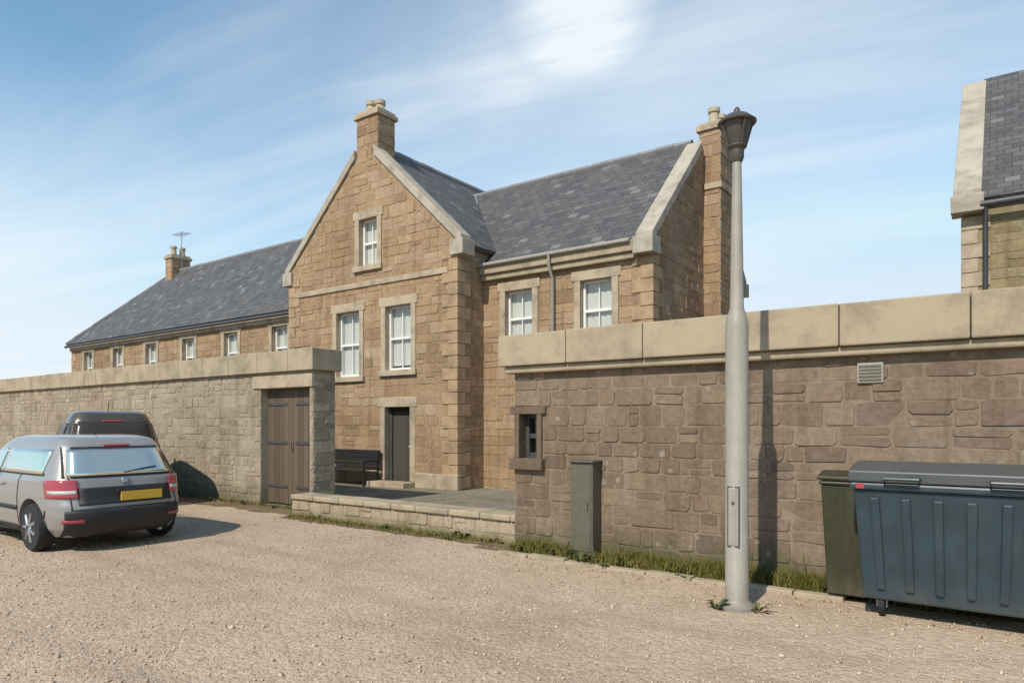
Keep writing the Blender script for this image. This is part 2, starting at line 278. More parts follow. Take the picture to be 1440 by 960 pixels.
# ------------------------------------------------------------------ mesh building
class MB:
    def __init__(s): s.v = []; s.f = []
    def add(s, vs, fs):
        o = len(s.v); s.v += [tuple(v) for v in vs]; s.f += [tuple(i+o for i in f) for f in fs]; return s
    def box(s, x0, x1, y0, y1, z0, z1):
        return s.add([(x, y, z) for z in (z0, z1) for x, y in ((x0, y0), (x1, y0), (x1, y1), (x0, y1))],
                     [(3, 2, 1, 0), (4, 5, 6, 7), (0, 1, 5, 4), (1, 2, 6, 5), (2, 3, 7, 6), (3, 0, 4, 7)])
    def hexa(s, lo, hi):              # two quads, lo counterclockwise from above
        return s.add(list(lo)+list(hi), [(3, 2, 1, 0), (4, 5, 6, 7), (0, 1, 5, 4), (1, 2, 6, 5), (2, 3, 7, 6), (3, 0, 4, 7)])
    def prism(s, pts, ext):           # planar polygon pts (counterclockwise looking against ext) swept by ext
        n = len(pts); e = Vector(ext); p = [Vector(q) for q in pts]
        return s.add(p+[q+e for q in p], [tuple(range(n))[::-1], tuple(range(n, 2*n))]+[(i, (i+1) % n, n+(i+1) % n, n+i) for i in range(n)])
    def tube(s, path, r, seg=10, caps=True):
        path = [Vector(p) for p in path]; rs = r if isinstance(r, (list, tuple)) else [r]*len(path)
        vs = []; fs = []
        for i, p in enumerate(path):
            d = (path[min(i+1, len(path)-1)]-path[max(i-1, 0)]).normalized()
            u = d.orthogonal().normalized() if abs(d.z) < .99 else Vector((1, 0, 0)); w = d.cross(u)
            if i and u.dot(pu) < 0: u = -u; w = d.cross(u)
            pu = u
            vs += [p+u*rs[i]*math.cos(2*math.pi*k/seg)+w*rs[i]*math.sin(2*math.pi*k/seg) for k in range(seg)]
        for i in range(len(path)-1):
            for k in range(seg): fs.append((i*seg+k, i*seg+(k+1) % seg, (i+1)*seg+(k+1) % seg, (i+1)*seg+k))
        if caps: fs += [tuple(range(seg))[::-1], tuple(range((len(path)-1)*seg, len(path)*seg))]
        return s.add(vs, fs)
    def lathe(s, prof, c, seg=20, axis='z'):
        vs = []; fs = []
        for r, h in prof:
            for k in range(seg):
                a = 2*math.pi*k/seg; x, y = r*math.cos(a), r*math.sin(a)
                vs.append(Vector(c)+(Vector((x, y, h)) if axis == 'z' else Vector((x, h, y)) if axis == 'y' else Vector((h, x, y))))
        n = len(prof)
        for i in range(n-1):
            for k in range(seg): fs.append((i*seg+k, i*seg+(k+1) % seg, (i+1)*seg+(k+1) % seg, (i+1)*seg+k))
        fs += [tuple(range(seg))[::-1], tuple(range((n-1)*seg, n*seg))]
        return s.add(vs, fs)
    def mesh(s, name, fix=True):
        me = bpy.data.meshes.new(name); me.from_pydata(s.v, [], s.f)
        if fix:
            bm = bmesh.new(); bm.from_mesh(me); bmesh.ops.recalc_face_normals(bm, faces=bm.faces); bm.to_mesh(me); bm.free()
        return me
    def build(s, name, mat, parent=None, bevel=0, smooth=False, cut=None, loc=None, stones=None):
        me = s.mesh(name); ob = bpy.data.objects.new(name, me); COL.objects.link(ob)
        if cut:
            cm = cut.mesh('cut'); co = bpy.data.objects.new('cut', cm); COL.objects.link(co)
            md = ob.modifiers.new('b', 'BOOLEAN'); md.operation = 'DIFFERENCE'; md.solver = 'EXACT'; md.object = co
            dg = bpy.context.evaluated_depsgraph_get(); dg.update()
            me2 = bpy.data.meshes.new_from_object(ob.evaluated_get(dg)); ob.modifiers.clear(); ob.data = me2; bpy.data.objects.remove(co); me = me2; me.name = name
        if stones is not None:
            nv = len(me.vertices); vs = [tuple(v.co) for v in me.vertices]+stones.v
            fs = [tuple(p.vertices) for p in me.polygons]; tn = [-1.0]*len(fs)+stones.t; fs += [tuple(i+nv for i in f) for f in stones.f]
            me3 = bpy.data.meshes.new(name); me3.from_pydata(vs, [], fs); at = me3.attributes.new('tone', 'FLOAT', 'FACE'); at.data.foreach_set('value', tn); ob.data = me3; me = me3
        me.materials.clear(); me.materials.append(MT[mat] if isinstance(mat, str) else mat)
        uvs(me)
        if smooth:
            me.polygons.foreach_set('use_smooth', [True]*len(me.polygons)); me.set_sharp_from_angle(angle=R(38))
        if bevel:
            b = ob.modifiers.new('bevel', 'BEVEL'); b.width = bevel; b.segments = 2; b.limit_method = 'ANGLE'; b.angle_limit = R(40)
        if parent is not None: ob.parent = parent
        if loc is not None: ob.location = loc
        return ob
def uvs(me):
    lay = me.uv_layers.new(name='UVMap') if not me.uv_layers else me.uv_layers[0]
    for f in me.polygons:
        n = f.normal
        if abs(n.z) > .93: t = Vector((1, 0, 0)); b = Vector((0, 1, 0))
        else:
            t = Vector((-n.y, n.x, 0)).normalized(); b = n.cross(t)
            if b.z < 0: b = -b
        for li in f.loop_indices:
            c = me.vertices[me.loops[li].vertex_index].co; lay.data[li].uv = (c.dot(t)+n.y*3.7, c.dot(b))
def thing(name, label, cat, loc, rz=0, group=None):
    o = bpy.data.objects.new(name, None); COL.objects.link(o); o.location = loc; o.rotation_euler = (0, 0, rz); o.empty_display_size = .3
    o['label'] = label; o['category'] = cat
    if group: o['group'] = group
    return o
def tag(o, label=None, cat=None, kind=None, group=None):
    for k, v in (('label', label), ('category', cat), ('kind', kind), ('group', group)):
        if v: o[k] = v
    return o
def dup(root, loc, rz):
    r = root.copy(); COL.objects.link(r); r.location = loc; r.rotation_euler = (0, 0, rz)
    for ch in root.children:
        c = ch.copy(); COL.objects.link(c); c.parent = r
        for g in ch.children:
            d = g.copy(); COL.objects.link(d); d.parent = c
    return r

class Stones(MB):
    def __init__(s): super().__init__(); s.t = []
    def face(s, O, ux, x0, x1, z0, z1, holes=(), lim=None, h=(.18, .31), w=(.26, .62), jit=.008, mort=.006, proud=(.004, .016)):
        """coursed stones on the vertical plane through O along ux (outward normal = ux x up)"""
        O = Vector(O); ux = Vector(ux).normalized(); up = Vector((0, 0, 1)); nn = ux.cross(up)
        z = z0
        brk = sorted(set([v for hh in holes for v in hh[2:4]]))
        while z < z1-.04:
            hh = random.uniform(*h); nb = [b_ for b_ in brk if z+.05 < b_ < z+hh+.1]
            ze = min(nb[0] if nb else z+hh, z1)
            if z1-ze < .08: ze = z1
            a, b_ = (x0, x1) if lim is None else lim((z+ze)/2)
            segs = [(a, b_)]
            for (ha, hb, hz0, hz1) in holes:
                if hz0 < ze-.01 and hz1 > z+.01:
                    ns = []
                    for (p, q_) in segs:
                        if hb <= p or ha >= q_: ns.append((p, q_)); continue
                        if ha > p: ns.append((p, ha))
                        if hb < q_: ns.append((hb, q_))
                    segs = ns
            for (p, q_) in segs:
                x = p
                while x < q_-.02:
                    e = x+random.uniform(*w)*(1.25 if random.random() < .2 else 1)
                    if q_-e < w[0]*.6: e = q_
                    if e-x > .05:
                        if (ze-z) > h[1]*.75 and random.random() < .22:
                            zm = z+(ze-z)*random.uniform(.4, .6); parts = ((z, zm), (zm, ze))
                        else: parts = ((z, ze),)
                        for (za, zb) in parts: s.stone(O, ux, up, nn, x+mort, e-mort, za+mort, zb-mort, jit, random.uniform(*proud))
                    x = e
            z = ze
        return s
    def stone(s, O, ux, up, nn, x0, x1, z0, z1, jit, pr):
        c = max(.02, min(x1-x0, z1-z0)*.13); J = lambda: random.uniform(-jit, jit)
        pts = [(x0+c*random.uniform(.4, 1.5), z0), (x1-c*random.uniform(.4, 1.5), z0), (x1, z0+c*random.uniform(.4, 1.5)), (x1, z1-c*random.uniform(.4, 1.5)), (x1-c*random.uniform(.4, 1.5), z1), (x0+c*random.uniform(.4, 1.5), z1), (x0, z1-c*random.uniform(.4, 1.5)), (x0, z0+c*random.uniform(.4, 1.5))]
        pts = [(a+J(), b_+J()) for a, b_ in pts]; mx, mz = (x0+x1)/2, (z0+z1)/2; o = len(s.v); i_ = .007/max(.1, min(x1-x0, z1-z0))
        tilt = random.uniform(-.02, .02), random.uniform(-.03, .03)
        for a, b_ in pts: s.v.append(tuple(O+ux*a+up*b_-nn*.01))
        for a, b_ in pts: s.v.append(tuple(O+ux*(a+(mx-a)*i_)+up*(b_+(mz-b_)*i_)+nn*(pr+(a-mx)*tilt[0]+(b_-mz)*tilt[1])))
        t_ = min(1, max(0, random.betavariate(2, 2)))
        s.f.append(tuple(range(o+8, o+16))); s.t.append(t_)
        for k in range(8): s.f.append((o+k, o+(k+1) % 8, o+8+(k+1) % 8, o+8+k)); s.t.append(t_)
    def around(s, x0, x1, y0, y1, z0, z1, **kw):
        s.face((0, y0, 0), (1, 0, 0), x0, x1, z0, z1, **kw); s.face((x1, 0, 0), (0, 1, 0), y0, y1, z0, z1, **kw)
        s.face((0, y1, 0), (-1, 0, 0), -x1, -x0, z0, z1, **kw); s.face((x0, 0, 0), (0, -1, 0), -y1, -y0, z0, z1, **kw); return s
# ------------------------------------------------------------------ windows and roofs
def window(root, x0, x1, z0, z1, y, rows=1, cols=2, blind=.8, surround=.16, cutter=None, mat='margin', dep=.13, frame='white'):
    """sash window in a wall facing -y at plane y"""
    if cutter is not None: cutter.box(x0, x1, y-.3, y+.42, z0, z1)
    f = MB(); yy = y+dep; t = .055; zm = (z0+z1)/2
    f.box(x0, x0+t, yy, yy+.09, z0, z1).box(x1-t, x1, yy, yy+.09, z0, z1)
    f.box(x0+t, x1-t, yy+.002, yy+.088, z1-t, z1).box(x0+t, x1-t, yy+.002, yy+.088, z0, z0+t*1.3)
    f.box(x0+t, x1-t, yy+.004, yy+.07, zm-.03, zm+.03)
    for k in range(1, cols):
        xc = x0+(x1-x0)*k/cols; f.box(xc-.013, xc+.013, yy+.012, yy+.05, z0+t*1.3, zm-.03).box(xc-.013, xc+.013, yy+.012, yy+.05, zm+.03, z1-t)
    w = f.build('window', frame, root, bevel=.006)
    g = MB(); g.add([(x0+t, yy+.03, z0+t), (x1-t, yy+.03, z0+t), (x1-t, yy+.03, z1-t), (x0+t, yy+.03, z1-t)], [(0, 1, 2, 3)])
    g.build('pane', 'glass', w)
    if blind > 0:
        zb = z1-(z1-z0)*blind; n = 14; m = MB()
        pts = [(x0+.03+(x1-x0-.06)*i/n, yy+.1+.01*math.sin(i*2.1+x0*5)) for i in range(n+1)]
        m.add([(a, b, zb) for a, b in pts]+[(a, b, z1-.01) for a, b in pts], [(i, i+1, n+2+i, n+1+i) for i in range(n)])
        m.build('blind', 'blind', w)
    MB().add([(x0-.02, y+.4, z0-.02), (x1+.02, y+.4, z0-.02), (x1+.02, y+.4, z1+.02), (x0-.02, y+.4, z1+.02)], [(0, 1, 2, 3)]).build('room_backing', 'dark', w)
    if surround:
        s = MB(); a = surround; o = .036
        s.box(x0-a, x0+.004, y-o, y+.15, z0, z1).box(x1-.004, x1+a, y-o, y+.15, z0, z1)
        s.box(x0-a-.06, x1+a+.06, y-o-.006, y+.15, z1-.003, z1+a*1.4)
        s.box(x0-a-.04, x1+a+.04, y-.09, y+.17, z0-.14, z0+.003)
        s.build('window_surround', mat, w, bevel=.01)
    return w
def slab(mb, pts, th=.09):
    p = [Vector(q) for q in pts]; n = (p[1]-p[0]).cross(p[2]-p[0]).normalized()
    if n.z < 0: n = -n
    mb.prism(p, -n*th) ; return mb
def beam(mb, p0, p1, w, h0, h1):
    """bar from p0 to p1 with horizontal half-width vector w, from h0 to h1 vertically"""
    p0, p1, w = Vector(p0), Vector(p1), Vector(w); z = Vector((0, 0, 1))
    mb.add([p0-w+z*h0, p0+w+z*h0, p1+w+z*h0, p1-w+z*h0, p0-w+z*h1, p0+w+z*h1, p1+w+z*h1, p1-w+z*h1],
           [(3, 2, 1, 0), (4, 5, 6, 7), (0, 1, 5, 4), (1, 2, 6, 5), (2, 3, 7, 6), (3, 0, 4, 7)])
def pot(mb, c, h=.5, r=.13):
    mb.lathe([(r*1.15, 0), (r*1.15, .06), (r, .08), (r*.86, h-.12), (r*1.12, h-.1), (r*1.12, h), (r*.8, h), (r*.75, h-.2)], c, 14)
def quoins(mb, x, y, sx, sy, z0, z1):
    """alternating corner stones; wall lies on the sx,sy side of the corner"""
    z = z0; k = 0
    while z < z1-.1:
        h = min(.29, z1-z); a, b = ((.46, .26) if k % 2 else (.26, .46)); o = .034
        xs = sorted((x-sx*o, x+sx*a)); ys = sorted((y-sy*o, y+sy*b)); mb.box(xs[0], xs[1], ys[0], ys[1], z+.006, z+h-.006); z += h; k += 1

# ------------------------------------------------------------------ the house
H = thing('stone_house', 'golden sandstone house with a tall steep gable, slate roofs and chimneys, behind the low wall', 'house', (-.71, 17.0, 0), ROT)
XE = 4.52; XL = -23.7; EZ = 5.5; RZ = 8.45; D = 6.0; GX0, GX1 = -6.4, 0.0; GM = -3.2; GE = 5.95; GR = 8.95; GY = -1.0
cutm = MB()
W = MB()
W.prism([(XE, 0, 0), (XE, D, 0), (XE, D, EZ), (XE, D/2, RZ), (XE, 0, EZ)], (-7.3-XE+4.5, 0, 0))
W.box(XL, -3.5, .001, D-.001, 0, EZ-.25)
winp = []
for x0, x1, z0, z1 in ((.68, 1.48, 3.45, 4.8), (2.78, 3.58, 3.45, 4.8)): winp.append((x0, x1, z0, z1, .85))
for i in range(6):
    xc = -8.3-2.75*i; winp.append((xc-.42, xc+.42, 3.35, 4.72, (.7, 1, .5, .85, .6, 1)[i]))
for x0, x1, z0, z1, b in winp: window(H, x0, x1, z0, z1, 0, blind=b, cutter=cutm)
# small window in the right gable end is not seen; the gable end carries the chimney breast
hol = [(x0-.16, x1+.16, z0-.12, z1+.2) for x0, x1, z0, z1, b in winp]
st = Stones()
st.face((0, 0, 0), (1, 0, 0), 0, XE, .02, EZ-.3, holes=hol)
st.face((0, .001, 0), (1, 0, 0), XL, GX0, .02, EZ-.55, holes=hol)
rk = (D/2)/(RZ-EZ)
st.face((XE, 0, 0), (0, 1, 0), 0, D, .02, RZ-.15, lim=lambda z: (0, D) if z < EZ else ((z-EZ)*rk, D-(z-EZ)*rk))
W.build('wall', 'sandstone', H, cut=cutm, stones=st)
cg = MB(); G = MB()
G.prism([(GX0, GY, 0), (GX1, GY, 0), (GX1, GY, GE), (GM, GY, GR), (GX0, GY, GE)], (0, 6.9, 0))
window(H, -4.33, -3.4, 2.85, 4.6, GY, cutter=cg, blind=1)
window(H, -2.42, -1.5, 2.95, 4.6, GY, cutter=cg, blind=.92)
window(H, -3.42, -2.72, 5.75, 7.0, GY, cutter=cg, blind=1)
cg.box(-2.45, -1.55, GY-.3, GY+.45, -.2, 2.02)
st = Stones(); rg = 3.2/(GR-GE)
hol = [(-4.33-.16, -3.4+.16, 2.73, 4.8), (-2.42-.16, -1.5+.16, 2.83, 4.8), (-3.42-.16, -2.72+.16, 5.63, 7.2), (-2.62, -1.38, 0, 2.27)]
st.face((0, GY, 0), (1, 0, 0), GX0, GX1, .02, GR-.1, holes=hol, lim=lambda z: (GX0, GX1) if z < GE else (GX0+(z-GE)*rg, GX1-(z-GE)*rg))
st.face((GX1, 0, 0), (0, 1, 0), GY, 0, .02, GE-.1)
G.build('gable_wall', 'sandstone', H, cut=cg, stones=st)
# door
d = MB().box(-2.36, -1.64, GY+.2, GY+.25, .03, 1.94).build('door', 'door', H)
MB().box(-2.45, -2.37, GY+.17, GY+.26, 0, 2.02).box(-1.63, -1.55, GY+.17, GY+.26, 0, 2.02).box(-2.37, -1.63, GY+.172, GY+.258, 1.95, 2.02).build('door_frame', 'iron', d)
MB().lathe([(.02, -.06), (.035, -.05), (.035, -.03), (.015, 0)], (-1.73, GY+.2, 1.0), 12, 'y').build('handle', 'galv', d)
MB().box(-2.65, -1.35, GY-.45, GY-.002, 0, .14).build('doorstep', 'margin', H, bevel=.015)
MB().box(-2.63, -2.448, GY-.022, GY+.15, .15, 2.02).box(-1.552, -1.37, GY-.022, GY+.15, .15, 2.02).box(-2.7, -1.3, GY-.03, GY+.15, 2.017, 2.27).build('door_surround', 'margin', H, bevel=.01)
# quoins
for qx, qy, qsx, qsy, qz in ((GX0, GY, 1, 1, GE-.15), (GX1, GY, -1, 1, GE-.15), (XE, 0, -1, 1, EZ-.15), (XE, D, -1, -1, EZ-.15), (XL, 0, 1, 1, EZ-.5)):
    q = MB(); quoins(q, qx, qy, qsx, qsy, .02, qz); q.build('quoins', 'quoin', H, bevel=.012)
# plinth and string course on the gable
MB().box(GX0-.05, -2.66, GY-.06, GY+.1, 0, .38).box(-1.34, GX1+.05, GY-.06, GY+.1, 0, .38).build('plinth', 'margin', H, bevel=.02)
MB().box(GX0+.27, GX1-.27, GY-.05, GY+.1, 5.2, 5.34).build('string_course', 'margin', H, bevel=.015)
# roofs
k = (RZ-EZ)/(D/2); ov = .18; t = .1
r = MB()
slab(r, [(-3.2, -ov, EZ-ov*k+t), (XE-.28, -ov, EZ-ov*k+t), (XE-.28, D/2, RZ+t), (-3.2, D/2, RZ+t)])
slab(r, [(-3.2, D+ov, EZ-ov*k+t), (XE-.28, D+ov, EZ-ov*k+t), (XE-.28, D/2, RZ+t), (-3.2, D/2, RZ+t)])
r.build('roof', 'slate', H)
LE = EZ-.25; k2 = (RZ-LE)/(D/2); HX = XL+3.2
r = MB()
slab(r, [(XL-ov, -ov, LE-ov*k2+t), (-3.3, -ov, LE-ov*k2+t), (-3.3, D/2, RZ+t), (HX, D/2, RZ+t)])
slab(r, [(XL-ov, D+ov, LE-ov*k2+t), (-3.3, D+ov, LE-ov*k2+t), (-3.3, D/2, RZ+t), (HX, D/2, RZ+t)])
slab(r, [(XL-ov, -ov, LE-ov*k2+t), (XL-ov, D+ov, LE-ov*k2+t), (HX, D/2, RZ+t)])
r.build('roof', 'slate', H)
kg = (GR-GE)/3.2
r = MB()
for sx, xe in ((-1, GX0), (1, GX1)):
    xo = xe+sx*ov
    slab(r, [(xo, GY+.28, GE-ov*kg+t), (xo, 5.9, GE-ov*kg+t), (GM, 5.9, GR+t), (GM, GY+.28, GR+t)])
r.build('roof', 'slate', H)
# ridges
def ridge(p0, p1, r_=.1):
    p0, p1 = Vector(p0), Vector(p1); n_ = max(2, int((p1-p0).length/.46)); d_ = (p1-p0)/n_; rd = MB()
    for i in range(n_):
        j = Vector((0, 0, random.uniform(-.012, .012))); rd.tube([p0+d_*i+j, p0+d_*(i+.985)+j], [r_, r_*.95], 8)
    rd.build('ridge_tiles', 'lead', H, smooth=True)
ridge((HX, D/2, RZ+t), (-3.2, D/2, RZ+t)); ridge((-3.2, D/2, RZ+t+.003), (XE-.28, D/2, RZ+t+.003)); ridge((GM, GY+.7, GR+t), (GM, 5.9, GR+t))
ridge((XL-ov, -ov, LE-ov*k2+t+.02), (HX, D/2, RZ+t), .075)
# skews (gable copings) with skewputts
sk = MB()
for sx, xe in ((-1, GX0), (1, GX1)):
    beam(sk, (xe+sx*.16, GY+.13, GE-.16*kg), (GM+sx*.36, GY+.13, GR-.36*kg), (0, .2, 0), .02, .27)
    sk.box(min(xe+sx*.24, xe-sx*.16), max(xe+sx*.24, xe-sx*.16), GY-.1, GY+.36, GE-.36, GE+.02)
sk.build('gable_coping', 'skew', H, bevel=.015)
sk = MB()
for sy, ye in ((-1, 0), (1, D)):
    beam(sk, (XE-.12, ye+sy*.16, EZ-.16*k), (XE-.12, D/2+sy*.3, RZ-.3*k), (.2, 0, 0), .02, .27)
    sk.box(XE-.34, XE+.12, min(ye+sy*.26, ye-sy*.16), max(ye+sy*.26, ye-sy*.16), EZ-.34, EZ+.02)
sk.build('gable_coping', 'skew', H, bevel=.015)
# eaves cornice, gutters and pipes
MB().box(.02, XE-.36, -.22, .05, EZ-.26, EZ-.02).box(.02, XE-.36, -.15, .05, EZ-.4, EZ-.262).build('eaves_course', 'coping', H, bevel=.02)
MB().box(XL-.05, GX0-.02, -.1, .05, LE-.42, LE-.17).build('eaves_course', 'margin', H, bevel=.015)
MB().tube([(.0, -.26, EZ-.04), (XE-.4, -.26, EZ-.04)], .05, 10).build('gutter', 'column', H, smooth=True)
MB().tube([(XL-.1, -.24, LE-.22), (GX0-.0, -.24, LE-.22)], .06, 10).build('gutter', 'iron', H, smooth=True)
MB().tube([(2.1, -.26, EZ-.06), (2.1, -.27, EZ-.3), (2.1, -.09, EZ-.6), (2.1, -.09, .1)], .04, 10).build('downpipe', 'column', H, smooth=True)
MB().tube([(GX0-.3, -.24, LE-.24), (GX0-.3, -.09, LE-.6), (GX0-.3, -.09, .1)], .045, 10).build('downpipe', 'column', H, smooth=True)
# chimneys
def chimney(cx, cy, wx, wy, z0, z1, pots, pm='bpot', stack='sandstone'):
    c = MB().box(cx-wx/2, cx+wx/2, cy-wy/2, cy+wy/2, z0, z1-.2).build('chimney', stack, H, stones=Stones().around(cx-wx/2, cx+wx/2, cy-wy/2, cy+wy/2, z0, z1-.2))
    MB().box(cx-wx/2-.07, cx+wx/2+.07, cy-wy/2-.07, cy+wy/2+.07, z1-.2, z1-.08).box(cx-wx/2-.02, cx+wx/2+.02, cy-wy/2-.02, cy+wy/2+.02, z1-.081, z1).build('chimney_cap', 'margin', c, bevel=.015)
    for px, py, ph in pots:
        m = MB(); pot(m, (cx+px, cy+py, z1), ph); m.build('chimney_pot', pm, c, smooth=True)
    return c
c1 = chimney(GM+.02, GY+.36, .8, .62, GR-.65, 9.9, [(-.17, 0, .36), (.17, 0, .3)])
chimney(HX+.3, D/2, .55, .85, RZ-.5, 9.25, [(0, -.2, .4), (0, .2, .4)])
# external chimney breast on the right gable end
cx0, cx1, cy0, cy1 = XE-.1, XE+.42, 2.98, 3.95
cb = MB(); cb.box(cx0, cx1, cy0, cy1, 0, 8.75)
cbo = cb.build('chimney', 'sandstone', H, stones=Stones().around(cx0, cx1, cy0, cy1, .02, 8.75))
MB().box(XE+.03, cx1+.05, cy0-.05, cy1+.05, 7.3, 7.45).build('chimney_band', 'margin', cbo, bevel=.015)
MB().box(cx0-.07, cx1+.07, cy0-.07, cy1+.07, 8.75, 8.88).box(cx0-.02, cx1+.02, cy0-.02, cy1+.02, 8.879, 8.95).build('chimney_cap', 'margin', cbo, bevel=.015)
for y_ in (3.22, 3.7):
    m = MB(); pot(m, (XE+.18, y_, 8.95), .4); m.build('chimney_pot', 'bpot', cbo, smooth=True)
ae = MB(); ax, ay = HX+.62, D/2; ae.tube([(ax, ay, 8.7), (ax, ay, 10.3)], .018, 6); ae.tube([(ax-.5, ay-.1, 10.2), (ax+.5, ay+.1, 10.2)], .01, 6)
for i in range(9): ae.tube([(ax-.45+.11*i, ay-.25, 10.2), (ax-.45+.11*i, ay+.25, 10.2)], .006, 5)
ae.build('aerial', 'galv', H)
MB().tube([Vector((.05, -.1, EZ-.1*k+t+.03)), Vector((GM+(GR-RZ)/kg, D/2, RZ+t+.03))], .05, 6).build('valley_flashing', 'lead', H, smooth=True)
# ------------------------------------------------------------------ annex (flat-roofed, right)
AP0, AP1, AQ = -5.17, 9.0, 7.2
AN = thing('flat_roofed_annex', 'long flat-roofed brown rubble stone annex with a deep pale coping, right of the house', 'building', pq(AP0, AQ), ROT)
LA = AP1-AP0; AH = 2.73; FB = 2.33
ca = MB(); Aw = MB().box(0, LA, 0, 3.8, -.1, FB+.05)
window(AN, .08, .36, 1.15, 1.72, 0, cols=1, blind=0, surround=.07, cutter=ca, mat='annex', frame='iron')
RB = dict(h=(.11, .24), w=(.14, .46), jit=.011, mort=.008, proud=(.002, .015))
st = Stones().face((0, 0, 0), (1, 0, 0), 0, LA, -.03, FB-.08, holes=[(.01, .43, 1.03, 1.81)], **RB)
st.face((0, 0, 0), (0, -1, 0), -3.8, 0, -.03, FB-.08, **RB)
Aw.build('wall', 'annex', AN, cut=ca, stones=st)
# coping band: individual stones butted with thin joints, projecting over the wall
cp = MB(); x = -.16; k_ = 0
while x < LA+.15:
    w_ = .92+.12*random.random(); e = min(x+w_, LA+.16); z1 = AH+random.uniform(-.006, .006)
    cp.box(x+.004, e-.004, -.16, .3, FB, z1); x = e
cp.build('coping', 'coping', AN, bevel=.014)
MB().box(-.1, LA+.1, -.105, .25, FB-.09, FB-.003).build('coping_moulding', 'coping', AN, bevel=.02)
MB().box(-.1, LA+.1, .302, 3.95, FB-.05, AH-.12).build('roof', 'roofing', AN)
# pale ventilator grille under the coping
g = MB().box(4.02, 4.24, -.03, .02, 1.98, 2.17)
g = g.build('vent', 'column', AN, bevel=.005)
m = MB()
for i in range(5): m.box(4.035, 4.225, -.037, -.028, 2.0+.032*i, 2.018+.032*i)
m.build('vent_slats', 'cabinet', g)
for x_ in (0.15,): pass

# ------------------------------------------------------------------ garden wall with gate (left)
GW = thing('garden_wall', 'tall grey rubble garden wall with a pale coping behind the parked cars', 'wall', pq(-10.3, 8.0), ROT)
LW = 28; WH = 2.98
cw = MB().box(-1.62, -.1, -.4, .9, -.3, 2.28)
st = Stones().face((0, 0, 0), (1, 0, 0), -LW, 0, -.03, 2.56, holes=[(-1.62, -.1, -.1, 2.28), (-1.85, 0, 2.28, 2.52)], **RB)
st.face((0, 0, 0), (0, 1, 0), 0, .5, -.03, 2.56, **RB)
MB().box(-LW, 0, 0, .5, -.1, 2.58).build('wall', 'garden', GW, cut=cw, stones=st)
cp = MB(); x = -LW
while x < .08:
    e = min(x+.95+.12*random.random(), .09); cp.box(x+.004, e-.004, -.09, .6, 2.58, WH+random.uniform(-.006, .006)); x = e
cp.build('coping', 'coping', GW, bevel=.014)
MB().box(-1.85, .012, -.04, .4, 2.277, 2.52).build('gate_lintel', 'margin', GW, bevel=.012)
g = MB()
for x0 in (-1.61, -.856): g.box(x0, x0+.746, .16, .21, .05, 2.26)
g = g.build('gate', 'gate', GW)
m = MB()
for x0 in (-1.59, -.72):
    for z in (.35, 1.2, 1.95): m.box(x0, x0+.6, .142, .161, z, z+.05)
m.build('gate_hinges', 'iron', g)
MB().tube([(-.8, .16, 1.08), (-.8, .11, 1.08), (-.8, .11, 1.22), (-.8, .16, 1.22)], .012, 8).build('gate_handle', 'iron', g)

# ------------------------------------------------------------------ low wall between them
LWL = thing('low_wall', 'knee-high pale rubble wall with flat cope stones between the gate and the annex', 'wall', pq(-10.0, 7.3), ROT)
MB().box(.0, 4.78, .03, .36, -.1, .3).build('wall', 'low', LWL, stones=Stones().face((0, .03, 0), (1, 0, 0), 0, 4.78, -.03, .3, **RB).face((0, .36, 0), (-1, 0, 0), -4.78, 0, -.03, .3, **RB))
cp = MB(); x = 0
while x < 4.77:
    e = min(x+.5+.22*random.random(), 4.785); cp.box(x+.004, e-.004, -.02, .41, .3, .385+random.uniform(-.008, .008)); x = e
cp.build('coping', 'coping', LWL, bevel=.02)

# ------------------------------------------------------------------ neighbouring building, far right
NB = thing('neighbouring_house', 'tall slate-roofed stone house rising behind the annex at the far right', 'house', (9.25, 14.0, 0), ROT)
cn = MB(); n = MB(); nk = 3.9/4
n.prism([(0, 0, 0), (0, 8, 0), (0, 8, 6.2), (0, 4, 10.1), (0, 0, 6.2)], (14, 0, 0))
window(NB, 2.0, 2.9, 3.9, 5.4, 0, blind=.4, cutter=cn, mat='margin')
window(NB, 4.6, 5.5, 3.9, 5.4, 0, blind=.4, cutter=cn, mat='margin')
st = Stones().face((0, 0, 0), (1, 0, 0), 0, 6, .02, 5.7, holes=[(1.84, 3.06, 3.78, 5.6), (4.44, 5.66, 3.78, 5.6)])
st.face((0, 0, 0), (0, -1, 0), -8, 0, .02, 9.9, lim=lambda z: (-8, 0) if z < 6.2 else (-8+(z-6.2)/nk, -(z-6.2)/nk))
n.build('wall', 'far_stone', NB, cut=cn, stones=st)
r = MB(); slab(r, [(.26, -.2, 6.2-.2*nk+t), (14.2, -.2, 6.2-.2*nk+t), (14.2, 4, 10.1+t), (.26, 4, 10.1+t)]); slab(r, [(.26, 8.2, 6.2-.2*nk+t), (14.2, 8.2, 6.2-.2*nk+t), (14.2, 4, 10.1+t), (.26, 4, 10.1+t)])
r.build('roof', 'slate', NB)
sk = MB(); beam(sk, (.08, -.18, 6.2-.18*nk), (.08, 3.6, 10.1-.4*nk), (.24, 0, 0), .02, .3); beam(sk, (.08, 8.18, 6.2-.18*nk), (.08, 4.4, 10.1-.4*nk), (.24, 0, 0), .02, .3); sk.box(-.2, .36, -.3, .2, 5.85, 6.2)
sk.build('gable_coping', 'skew', NB, bevel=.015)
c = MB().box(4.0, 5, 3.35, 4.65, 9.6, 11.2).build('chimney', 'far_stone', NB, stones=Stones().around(4, 5, 3.35, 4.65, 9.6, 11.2))
MB().box(3.93, 5.07, 3.28, 4.72, 11.2, 11.34).build('chimney_cap', 'margin', c, bevel=.02)
for y_ in (3.7, 4.3):
    m = MB(); pot(m, (4.5, y_, 11.34), .5); m.build('chimney_pot', 'bpot', c, smooth=True)
